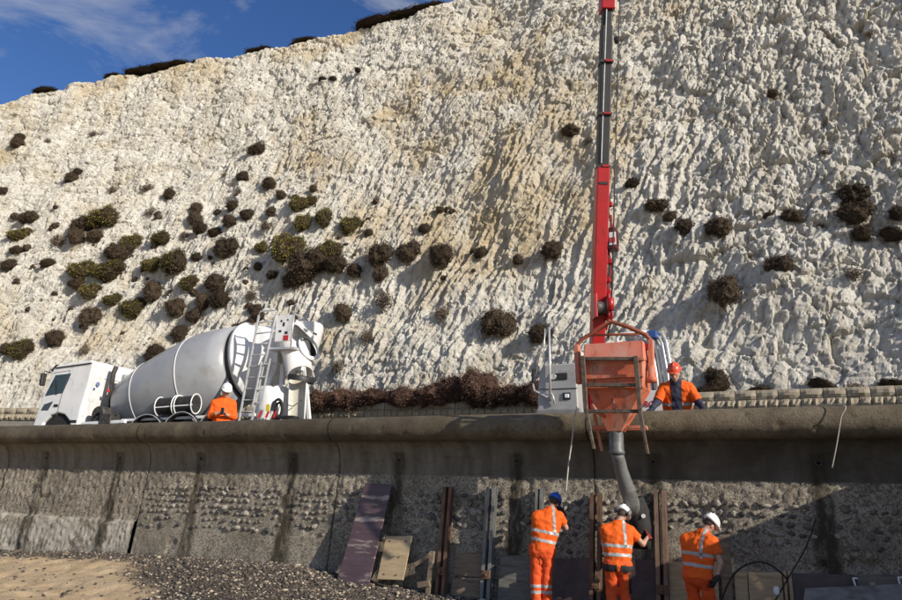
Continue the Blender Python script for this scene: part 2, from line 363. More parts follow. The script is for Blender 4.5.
sz = .008+.028*rg.uniform(0, 1, n)**2.5+.03*(rg.uniform(0, 1, n) > .988); ang = rg.uniform(0, 6.28, n); asp = rg.uniform(.55, 1, n); fl = rg.uniform(.4, .75, n)
vx = IV[None]*np.stack([sz*1.2, sz*asp, sz*fl], 1)[:, None]; vx = vx*(1+.15*rg.standard_normal((n, 12, 1)))
c, s = np.cos(ang)[:, None], np.sin(ang)[:, None]
vp = np.stack([vx[..., 0]*c-vx[..., 1]*s+X[:, None], vx[..., 0]*s+vx[..., 1]*c+Y[:, None], vx[..., 2]+(beach_z(X, Y)+sz*.25)[:, None]], -1)
me = np_mesh('pebbles', vp.reshape(-1, 3), (IF[None]+12*np.arange(n)[:, None, None]).reshape(-1, 3))
tone = rg.uniform(0, 1, n)**2.0; attr(me, 'tone', np.repeat(tone, 12))
m = bpy.data.materials.new('pebble'); m.use_nodes = True; t = m.node_tree
at = t.nodes.new('ShaderNodeAttribute'); at.attribute_name = 'tone'; r = t.nodes.new('ShaderNodeValToRGB')
r.color_ramp.elements[0].color = (.045, .04, .038, 1); r.color_ramp.elements[1].color = (.42, .36, .27, 1); e = r.color_ramp.elements.new(.45); e.color = (.11, .082, .058, 1)
t.links.new(at.outputs['Fac'], r.inputs[0]); t.links.new(r.outputs[0], t.nodes['Principled BSDF'].inputs['Base Color']); t.nodes['Principled BSDF'].inputs['Roughness'].default_value = .7
o = link_mesh('pebbles', me, m); tag(o, 'loose brown and grey shingle pebbles along the foot of the sea wall', 'pebbles', kind='stuff')
# ------------------------------------------------------------------ promenade
Z_PROM = 2.1
b = MB()
xp = np.linspace(-60, 14, 60)
for i in range(59):
    a0, a1 = xp[i], xp[i+1]; y0, y1 = float(y_toe(a0))+.2, float(y_toe(a1))+.2
    b.add([(a0, 11.7, Z_PROM), (a1, 11.7, Z_PROM), (a1, y1, Z_PROM), (a0, y0, Z_PROM)], [(0, 1, 2, 3)])
o = b.build('promenade', mat('promenade_asphalt', (.11, .105, .10), (.17, .165, .155), 3, .9, .01, 60)); o['kind'] = 'structure'
# ------------------------------------------------------------------ sea wall: one thing, a panel per bay
BAT = .12; Y_FOOT = 11.22
def wall_face_y(z): return Y_FOOT+BAT*z
prof = [(wall_face_y(z), z, 0) for z in np.linspace(-.6, 2.06, 62)]
yj = wall_face_y(2.08); NC = V((0, 11.23, 2.885)); NR = .225
cove = [(yj+.012, 2.085, 1), (yj+.012, 2.2, 1)]
for a in np.linspace(0, 1, 12)[1:]:
    th = a*math.pi/2; cove.append((yj+.012-(yj+.012-NC.y)*(1-math.cos(th)), 2.2+(NC.z-NR-2.2)*math.sin(th), 1))
prof += cove
for th in np.linspace(-90, -265, 20)[1:]: prof.append((NC.y+NR*math.cos(math.radians(th)), NC.z+NR*math.sin(math.radians(th)), 2))
prof += [(11.44, 3.115, 2), (11.62, 3.11, 2), (11.78, 3.10, 2), (11.82, 3.06, 2), (11.83, 2.0, 2)]
prof = np.array(prof); nP = len(prof)
JOINTS = [-34.0, -28.8, -23.6, -18.45, -13.3, -8.12, -3.12, 2.0, 7.1]
WEEP = [-16.95, -14.3, -11.75, -9.25, -6.8, -4.47, -2.18, .12, 2.5, 4.9, -19.6, -22.2, -24.8, -27.4, -30, -32.6]
seawall = thing('sea_wall', 'long battered concrete sea wall with rolled top lip, flint rows and dark drain stains', 'sea wall', (-8, 11.3, 0))
def wall_material():
    m = bpy.data.materials.new('wall_concrete'); m.use_nodes = True; t = m.node_tree; b = t.nodes['Principled BSDF']; Lk = t.links.new
    b.inputs['Roughness'].default_value = .85; b.inputs['Specular IOR Level'].default_value = .3
    geo = t.nodes.new('ShaderNodeNewGeometry')
    def noise(scale, det=6, stretch=(1, 1, 1), rough=.6):
        mp = t.nodes.new('ShaderNodeMapping'); mp.inputs['Scale'].default_value = stretch
        n = t.nodes.new('ShaderNodeTexNoise'); n.inputs['Scale'].default_value = scale; n.inputs['Detail'].default_value = det; n.inputs['Roughness'].default_value = rough
        Lk(geo.outputs['Position'], mp.inputs['Vector']); Lk(mp.outputs[0], n.inputs['Vector']); return n.outputs['Fac']
    def rng(x, a, c, o=1.0):
        r = t.nodes.new('ShaderNodeMapRange'); r.inputs['From Min'].default_value = a; r.inputs['From Max'].default_value = c; r.inputs['To Max'].default_value = o; Lk(x, r.inputs['Value']); return r.outputs[0]
    def mixc(f, A, B):
        x = t.nodes.new('ShaderNodeMix'); x.data_type = 'RGBA'; Lk(f, x.inputs['Factor'])
        for k, s in (('A', A), ('B', B)):
            if isinstance(s, tuple): x.inputs[k].default_value = (*s, 1)
            else: Lk(s, x.inputs[k])
        return x.outputs['Result']
    def at(nm):
        a = t.nodes.new('ShaderNodeAttribute'); a.attribute_name = nm; return a.outputs['Fac']
    def mul(a, b_):
        x = t.nodes.new('ShaderNodeMath'); x.operation = 'MULTIPLY'; Lk(a, x.inputs[0]); Lk(b_, x.inputs[1]); return x.outputs[0]
    face = mixc(rng(noise(2.0, 8), .35, .65), (.205, .175, .132), (.365, .32, .25))
    v = t.nodes.new('ShaderNodeTexVoronoi'); v.inputs['Scale'].default_value = 42; Lk(geo.outputs['Position'], v.inputs['Vector'])
    bw = t.nodes.new('ShaderNodeRGBToBW'); Lk(v.outputs['Color'], bw.inputs[0])
    face = mixc(rng(bw.outputs[0], .62, .80, .5), face, (.50, .45, .365)); face = mixc(rng(bw.outputs[0], .42, .30, .6), face, (.07, .058, .043))
    face = mixc(rng(noise(.9, 7, (1, 1, 1.6)), .50, .68, .6), face, (.15, .13, .10))
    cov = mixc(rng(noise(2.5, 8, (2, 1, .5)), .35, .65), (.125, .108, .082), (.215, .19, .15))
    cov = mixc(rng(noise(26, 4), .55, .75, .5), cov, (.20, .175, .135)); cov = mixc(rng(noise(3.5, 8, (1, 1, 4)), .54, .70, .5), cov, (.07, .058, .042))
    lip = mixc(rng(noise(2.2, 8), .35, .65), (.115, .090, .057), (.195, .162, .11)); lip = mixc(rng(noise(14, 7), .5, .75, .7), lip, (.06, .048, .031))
    face = mixc(mul(at('pale'), rng(noise(3, 7), .38, .55, .85)), face, (.50, .46, .385)); c = mixc(at('cove'), face, cov); c = mixc(at('lip'), c, lip)  # sunlight painted into the left plinth course as a lighter tone
    c = mixc(mul(at('shade_algae'), rng(noise(1.4, 7), .25, .6)), c, (.050, .041, .029))  # painted shade in the right-hand cove, algae on the left-hand lip
    c = mixc(mul(at('stain'), rng(noise(4, 7, (2, 1, .6)), .25, .55)), c, (.045, .036, .022))
    Lk(c, b.inputs['Base Color'])
    n1 = noise(38, 6, rough=.7)
    u = t.nodes.new('ShaderNodeBump'); u.inputs['Distance'].default_value = .018; Lk(n1, u.inputs['Height']); Lk(u.outputs[0], b.inputs['Normal'])
    return m
WALLM = wall_material()
for j in range(len(JOINTS)-1):
    x0, x1 = JOINTS[j]+.007, JOINTS[j+1]-.007
    fine = x1 > -19.5 and x0 < 3
    xw = np.linspace(x0, x1, 150 if fine else 40); Xw, K = np.meshgrid(xw, np.arange(nP))
    Yw, Zw, Zn = prof[K, 0].copy(), prof[K, 1].copy(), prof[K, 2]
    fz = (Zn == 0)
    rough = .038*fbm(Xw/.11, Zw/.11, 3, 70)+.018*perlin(Xw/.05, Zw/.055, 72)
    up = sstep(1.45, 1.75, Zw+.25*fbm(Xw/1.2, Zw/1.2, 2, 73))+.35+(.65 if x1 < -13 else 0)
    Yw += np.where(fz, rough*np.clip(up, 0, 1.1), .010*fbm(Xw/.35, Zw/.35, 4, 74)+.012*perlin(Xw/1.9, Zw*0, 75)+np.where(Zn == 2, .02*sstep(.32, .5, fbm(Xw/.22, Zw/.16, 3, 79)), 0))
    Zw += np.where(Zn == 2, .010*fbm(Xw/.5, Zw/.4, 3, 78), 0)
    # large wear hollows and the odd broken-out pocket low down
    Yw += np.where(fz, .05*sstep(.28, .55, fbm(Xw/.9, Zw/.6, 3, 76)), 0)
    for (xa, xb, za, zb, dp) in ((.36, .74, .93, 1.08, .07), (-.22, .12, .95, 1.01, .06), (.02, .12, .93, 1.06, .05)):
        Yw += np.where(fz, dp*sstep(0, .03, np.minimum(np.minimum(Xw-xa, xb-Xw), np.minimum(Zw-za, zb-Zw))+.012*perlin(Xw/.06, Zw/.06, 5)), 0)
    if x1 < -13: Yw -= np.where(fz & (Zw < .97+.012*perlin(Xw/.6, Xw*0, 3)), .075, 0)
    me = np_mesh('wall_panel', np.stack([Xw, Yw, Zw], -1).reshape(-1, 3)-np.array([-8, 11.3, 0]), grid_faces(nP, len(xw)))
    st = np.zeros(Xw.shape)
    for i, w in enumerate(WEEP):
        wid = .10+.05*fbm(Zw*1.3+i*9, Zw*0, 2, i)+.06*np.clip((2.3-Zw)/2.3, 0, 1)*(1 if i % 3 else 1.9)
        st = np.maximum(st, sstep(wid+.09, wid-.04, np.abs(Xw-w+.03*perlin(Zw*2, Zw*0+i, 8)))*(Zw < 2.47)*(.95 if i % 2 else .85))
    for x in (JOINTS[j], JOINTS[j+1]): st = np.maximum(st, .6*sstep(.05, .01, np.abs(Xw-x)))
    st = np.maximum(st, .5*sstep(.75, .2, Zw+.2*fbm(Xw/.8, Zw, 3, 81))*fz*(Xw > -6.5))
    attr(me, 'stain', st); attr(me, 'pale', ((Zw < .97) & fz & (Xw < -13.2))*1.0); attr(me, 'shade_algae', np.where(Zn == 1, .75*sstep(-6.5, -2, Xw), np.where(Zn == 2, .75*sstep(-4.5, -7.5, Xw)*(Yw < 11.35), 0))); attr(me, 'cove', (Zn == 1)*1.0); attr(me, 'lip', (Zn == 2)*1.0)
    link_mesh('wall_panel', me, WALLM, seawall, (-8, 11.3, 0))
b = MB(); b.box((-13.45, 11.70, 1.2), (41.5, .18, 3.6)); b.build('wall_core', mat('core_concrete', (.05, .045, .04), rough=1), seawall)
HOLE = mat('drain_hole', (.006, .006, .006), rough=1); RING = mat('drain_pipe', (.09, .085, .08), (.05, .045, .04), 20, .7)
yw = yj+.012
for w in WEEP:
    if -19 < w < 3:
        q = V((w, yw, 2.335))
        q.y = yw-(yw-NC.y)*(1-math.cos(math.asin(max(0, (2.335-2.2)/(NC.z-NR-2.2)))))
        b = MB(); b.lathe([(0, .045), (-.022, .047), (-.024, .034), (-.012, .031)], q+V((0, .004, 0)), (0, 1, -.35), 14, False); ring = b.build('drain_pipe', RING, seawall)
        b = MB(); b.lathe([(-.010, .034), (-.013, .001)], q, (0, 1, -.35), 14, False); b.build('drain_opening', HOLE, ring)
# flints set in rows in the face
FL = []
for i in range(6):
    vv_ = IV.copy(); f = IF
    # one subdivision for a knobbly nodule
    mid = {}; vl = [V(p) for p in vv_]; ff = []
    def mp_(a, b_):
        k = (min(a, b_), max(a, b_))
        if k not in mid: vl.append(((vl[a]+vl[b_])/2).normalized()); mid[k] = len(vl)-1
        return mid[k]
    for a, b_, c_ in f:
        ab, bc, ca = mp_(a, b_), mp_(b_, c_), mp_(c_, a); ff += [(a, ab, ca), (ab, b_, bc), (ca, bc, c_), (ab, bc, ca)]
    r_ = np.random.default_rng(100+i); A = np.array([list(p) for p in vl])
    A = A*(1+.22*perlin(A[:, 0]*1.4+i*5, A[:, 2]*1.4+A[:, 1], 90+i)[:, None]*1.6); A *= np.array([r_.uniform(.9, 1.35), .85, r_.uniform(.7, 1.0)])
    FL.append((A, np.array(ff)))
FLM = [mat('flint_grey', (.10, .088, .072), (.22, .195, .16), 30, .6, .004, 60), mat('flint_cortex', (.46, .42, .355), (.17, .15, .12), 16, .7, .004, 50), mat('flint_dark', (.045, .042, .04), (.13, .12, .11), 25, .55, .004, 60)]
FMESH = []
for i in range(6):
    row = []
    for m in FLM:
        me = np_mesh('flint', FL[i][0], FL[i][1], i % 2 == 0); me.materials.append(m); row.append(me)
    FMESH.append(row)
r_ = random.Random(3); spots = []
zr = [1.72, 1.60, 1.48, 1.36, 1.24, 1.10, .95]
for k, z in enumerate(zr):
    x = -13.15+.1*(k % 2)
    while x < 2.2:
        keep = .94 if k < 5 else .42
        if x > -2.5: keep = (.9, .85, .85, .6, .18, .06, .0)[k]
        if -13.3 < x < -8.2 and k >= 5: keep = .6
        if r_.random() < keep and all(abs(x-jn) > .1 for jn in JOINTS) and all(abs(x-w) > .12 for w in WEEP):
            spots.append((x+r_.uniform(-.04, .04), z+r_.uniform(-.022, .022)-.02*math.sin(x*1.3), .036+.022*r_.random()))
        x += .142+r_.uniform(-.015, .03)
spots.sort(key=lambda s: -s[2]/(s[0]*.45*-1+10+1e-6)); rest = []
for i, (x, z, s) in enumerate(spots):
    if i < 290:
        u = r_.random(); m = 1 if (u < .38) else (0 if u < .75 else 2)
        o = bpy.data.objects.new('flint', FMESH[i % 6][m]); COL.objects.link(o); o.parent = seawall
        s *= .85 if x > -2.6 else 1.0; o.location = V((x, wall_face_y(z)-.006, z))-org(seawall); o.scale = (s*r_.uniform(.85, 1.45), s*r_.uniform(.6, 1.1), s*r_.uniform(.75, 1.1)); o.rotation_euler = (r_.uniform(-.6, .6), r_.uniform(-.8, .8), r_.uniform(-.6, .6))
    else: rest.append((x, z, s))
if rest:
    vs_, fs_ = [], []; n0 = 0
    for i, (x, z, s) in enumerate(rest):
        A, f = FL[i % 6]; vs_.append(A*s+np.array([x, wall_face_y(z)+.006, z])-np.array([-8, 11.3, 0])); fs_.append(f+n0); n0 += len(A)
    o = link_mesh('small_flints', np_mesh('small_flints', np.concatenate(vs_), np.concatenate(fs_)), FLM[0], seawall, (-8, 11.3, 0)); o['kind'] = 'stuff'
# ------------------------------------------------------------------ split-face block wall at the cliff foot
BLM = mat('split_block', (.29, .245, .175), (.40, .345, .255), 5, .9, .012, 40, c3=(.20, .165, .115), s3=1.5)
blockwall = thing('block_wall', 'low retaining wall of split-face concrete blocks along the cliff foot', 'retaining wall', (-8, 18.2, Z_PROM))
b = MB()
xp = np.linspace(-34, 14, 60)
for i in range(59):
    a0, a1 = xp[i], xp[i+1]; y0, y1 = float(y_toe(a0))-.0, float(y_toe(a1))-.0
    b.hexa([(a0, y0-.02, Z_PROM-.05), (a1, y1-.02, Z_PROM-.05), (a1, y1+.45, Z_PROM-.05), (a0, y0+.45, Z_PROM-.05), (a0, y0-.02, Z_TOE-.02), (a1, y1-.02, Z_TOE-.02), (a1, y1+.45, Z_TOE-.02), (a0, y0+.45, Z_TOE-.02)])
b.build('wall_core', mat('mortar', (.27, .25, .21), (.2, .18, .15), 8, .95), blockwall)
def block_mesh(w, h, seed):
    r = random.Random(seed); nx, nz = 4, 3; vs, fs = [], []
    for iz in range(nz+1):
        for ix in range(nx+1):
            e = ix in (0, nx) or iz in (0, nz)
            vs.append((w*(ix/nx-.5), -.06 if e else -.06-r.uniform(.02, .075), h*(iz/nz)))
    fs = [(iz*(nx+1)+ix, iz*(nx+1)+ix+1, (iz+1)*(nx+1)+ix+1, (iz+1)*(nx+1)+ix) for iz in range(nz) for ix in range(nx)]
    k = len(vs); vs += [(-w/2, .1, 0), (w/2, .1, 0), (w/2, .1, h), (-w/2, .1, h)]; c = [0, nx, (nx+1)*(nz+1)-1, (nx+1)*nz]
    fs += [(c[3], c[2], k+2, k+3), (k, k+1, c[1], c[0]), (c[1], k+1, k+2, c[2]), (k, c[0], c[3], k+3)]
    me = bpy.data.meshes.new('block'); me.from_pydata(vs, [], fs); me.materials.append(BLM); return me
BA = [block_mesh(.455, .215, i) for i in range(5)]; BB = [block_mesh(.222, .215, 20+i) for i in range(5)]
k = 0
for x in np.arange(-28, 5.6, .47):
    for (xx, z, ms) in ((x, Z_TOE-.22, BA), (x-.117, Z_TOE-.447, BB), (x+.117, Z_TOE-.447, BB)):
        o = bpy.data.objects.new('block', ms[k % 5]); k += 1; COL.objects.link(o); o.parent = blockwall
        o.location = V((xx, float(y_toe(xx))+r_.uniform(-.008, .008), z))-org(blockwall); o.rotation_euler.z = math.atan(-.015*(xx+9)) if xx < -9 else 0
# ------------------------------------------------------------------ bushes
def ico_sub(n):
    v = [V(p) for p in IV]; f = [tuple(t) for t in IF]
    for _ in range(n):
        mid = {}; g = []
        def m_(a, b):
            k = (min(a, b), max(a, b))
            if k not in mid: v.append(((v[a]+v[b])/2).normalized()); mid[k] = len(v)-1
            return mid[k]
        for a, b, c in f:
            ab, bc, ca = m_(a, b), m_(b, c), m_(c, a); g += [(a, ab, ca), (ab, b, bc), (ca, bc, c), (ab, bc, ca)]
        f = g
    return np.array([list(p) for p in v]), np.array(f)
S2V, S2F = ico_sub(2)
def leaf_mat(name, c1, c2, c3):
    m = bpy.data.materials.new(name); m.use_nodes = True; t = m.node_tree; b = t.nodes['Principled BSDF']; Lk = t.links.new
    b.inputs['Roughness'].default_value = .8; b.inputs['Specular IOR Level'].default_value = .15
    at = t.nodes.new('ShaderNodeAttribute'); at.attribute_name = 'tone'; r = t.nodes.new('ShaderNodeValToRGB')
    r.color_ramp.elements[0].color = (*c1, 1); r.color_ramp.elements[1].color = (*c3, 1); e = r.color_ramp.elements.new(.5); e.color = (*c2, 1)
    oi = t.nodes.new('ShaderNodeObjectInfo'); hs = t.nodes.new('ShaderNodeHueSaturation'); mr = t.nodes.new('ShaderNodeMapRange'); mr.inputs['To Min'].default_value = .72; mr.inputs['To Max'].default_value = 1.3
    Lk(at.outputs['Fac'], r.inputs[0]); Lk(r.outputs[0], hs.inputs['Color']); Lk(oi.outputs['Random'], mr.inputs['Value']); Lk(mr.outputs[0], hs.inputs['Value']); Lk(hs.outputs[0], b.inputs['Base Color'])
    return m
BROWN = leaf_mat('bush_brown', (.028, .020, .013), (.066, .047, .031), (.15, .113, .077))
GREEN = leaf_mat('bush_green', (.045, .035, .012), (.13, .115, .028), (.27, .23, .075))
RUSSET = leaf_mat('bush_russet', (.040, .021, .015), (.092, .054, .040), (.19, .125, .095))
DEAD = leaf_mat('bush_dead', (.08, .06, .045), (.16, .125, .095), (.27, .22, .17))
def bush_mesh(seed, mats, lobes, n, leaf, green=None, core=.9, spread=.12):
    """closed cushion of many small leaf faces round a dark twiggy core; unit size, base at z=0 side"""
    r = np.random.default_rng(seed); vs, fs, mi, tone = [], [], [], []; k = 0
    for li, (c, rad) in enumerate(lobes):
        c = np.array(c); rad = np.array(rad)
        q = 1+.30*perlin(S2V[:, 0]*2.0+seed, S2V[:, 2]*2.0+S2V[:, 1]*1.7, seed+li)
        A = S2V*q[:, None]*rad*core+c
        vs.append(A); fs += [tuple(f+k) for f in S2F]; mi += [0]*len(S2F); tone.append(r.uniform(0, .35, len(A))); k += len(A)
        m = int(n*rad.prod()**(2/3))
        d = r.standard_normal((m, 3)); d /= np.linalg.norm(d, axis=1)[:, None]
        q = 1+.30*perlin(d[:, 0]*2.0+seed, d[:, 2]*2.0+d[:, 1]*1.7, seed+li)+.08*perlin(d[:, 0]*7+seed, d[:, 2]*7+d[:, 1]*6, seed+li+5)
        P_ = c+d*rad*q[:, None]*r.uniform(core-.02, 1+spread*.6, m)[:, None]
        u = d*.9+.75*r.standard_normal((m, 3)); u /= np.linalg.norm(u, axis=1)[:, None]
        w = np.cross(u, r.standard_normal((m, 3))); w /= np.linalg.norm(w, axis=1)[:, None]
        L_ = leaf*r.uniform(.6, 1.5, m)[:, None]; Wd = L_*r.uniform(.3, .55, m)[:, None]
        quad = np.stack([P_-w*Wd*.5, P_+u*L_*.5-w*Wd*.7, P_+u*L_, P_+u*L_*.45+w*Wd*.7], 1)
        vs.append(quad.reshape(-1, 3)); base = k+4*np.arange(m)
        fs += [(b, b+1, b+2, b+3) for b in base]; tn = np.clip(.5+.22*r.standard_normal(m)+.3*perlin(d[:, 0]*3, d[:, 2]*3+d[:, 1]*2, seed+9), 0, 1)
        if green is not None:
            gsel = (d[:, 2]*.5-d[:, 1]*.15+d[:, 0]*.35+.5*perlin(d[:, 0]*2.5+li*3, d[:, 2]*2.5+d[:, 1]*2, seed+3)+.25*r.standard_normal(m)) > green
            mi += [int(x) for x in gsel]
        else: mi += [0]*m
        tone.append(np.repeat(tn, 4)); k += 4*m
    A = np.concatenate(vs)
    for ax_ in (0, 1): A[:, ax_] = (A[:, ax_]-(np.percentile(A[:, ax_], 2)+np.percentile(A[:, ax_], 98))/2)/((np.percentile(A[:, ax_], 98)-np.percentile(A[:, ax_], 2))/2)
    me = bpy.data.meshes.new('bush'); me.from_pydata(A.tolist(), [], fs)
    for m in mats: me.materials.append(m)
    me.polygons.foreach_set('material_index', mi); attr(me, 'tone', np.concatenate(tone)); me.update()
    return me
one = [((0, 0, .25), (1, 1, .95))]
two = [((-.35, 0, .2), (.7, .75, .75)), ((.4, .1, .15), (.62, .7, .66))]
three = [((-.45, .15, .2), (.6, .6, .62)), ((.42, .25, .1), (.6, .6, .55)), ((0, -.35, .25), (.66, .62, .66))]
BM = {'b': [bush_mesh(1, [BROWN], one, 2600, .075), bush_mesh(2, [BROWN], one, 2600, .075), bush_mesh(3, [BROWN], two, 2800, .075), bush_mesh(4, [BROWN], one, 2400, .085)],
      'c': [bush_mesh(5, [BROWN], three, 3000, .075), bush_mesh(6, [BROWN], two, 2800, .08)],
      'g': [bush_mesh(7, [BROWN, GREEN], three, 3000, .095, .05), bush_mesh(8, [BROWN, GREEN], two, 3000, .095, -.1), bush_mesh(9, [BROWN, GREEN], three, 3000, .095, .0)],
      'm': [bush_mesh(10, [BROWN, GREEN], one, 2800, .08, .38), bush_mesh(11, [BROWN, GREEN], two, 2800, .08, .3)],
      'd': [bush_mesh(12, [DEAD], one, 700, .22, core=.45, spread=.5), bush_mesh(13, [DEAD], two, 800, .2, core=.5, spread=.45)],
      'h': [bush_mesh(14, [RUSSET], three, 5200, .06, core=.9, spread=.16), bush_mesh(15, [RUSSET], two, 5200, .06, core=.9, spread=.16), bush_mesh(16, [RUSSET], three, 5200, .06, core=.9, spread=.16)]}
GB = 'bushes growing on the chalk face'
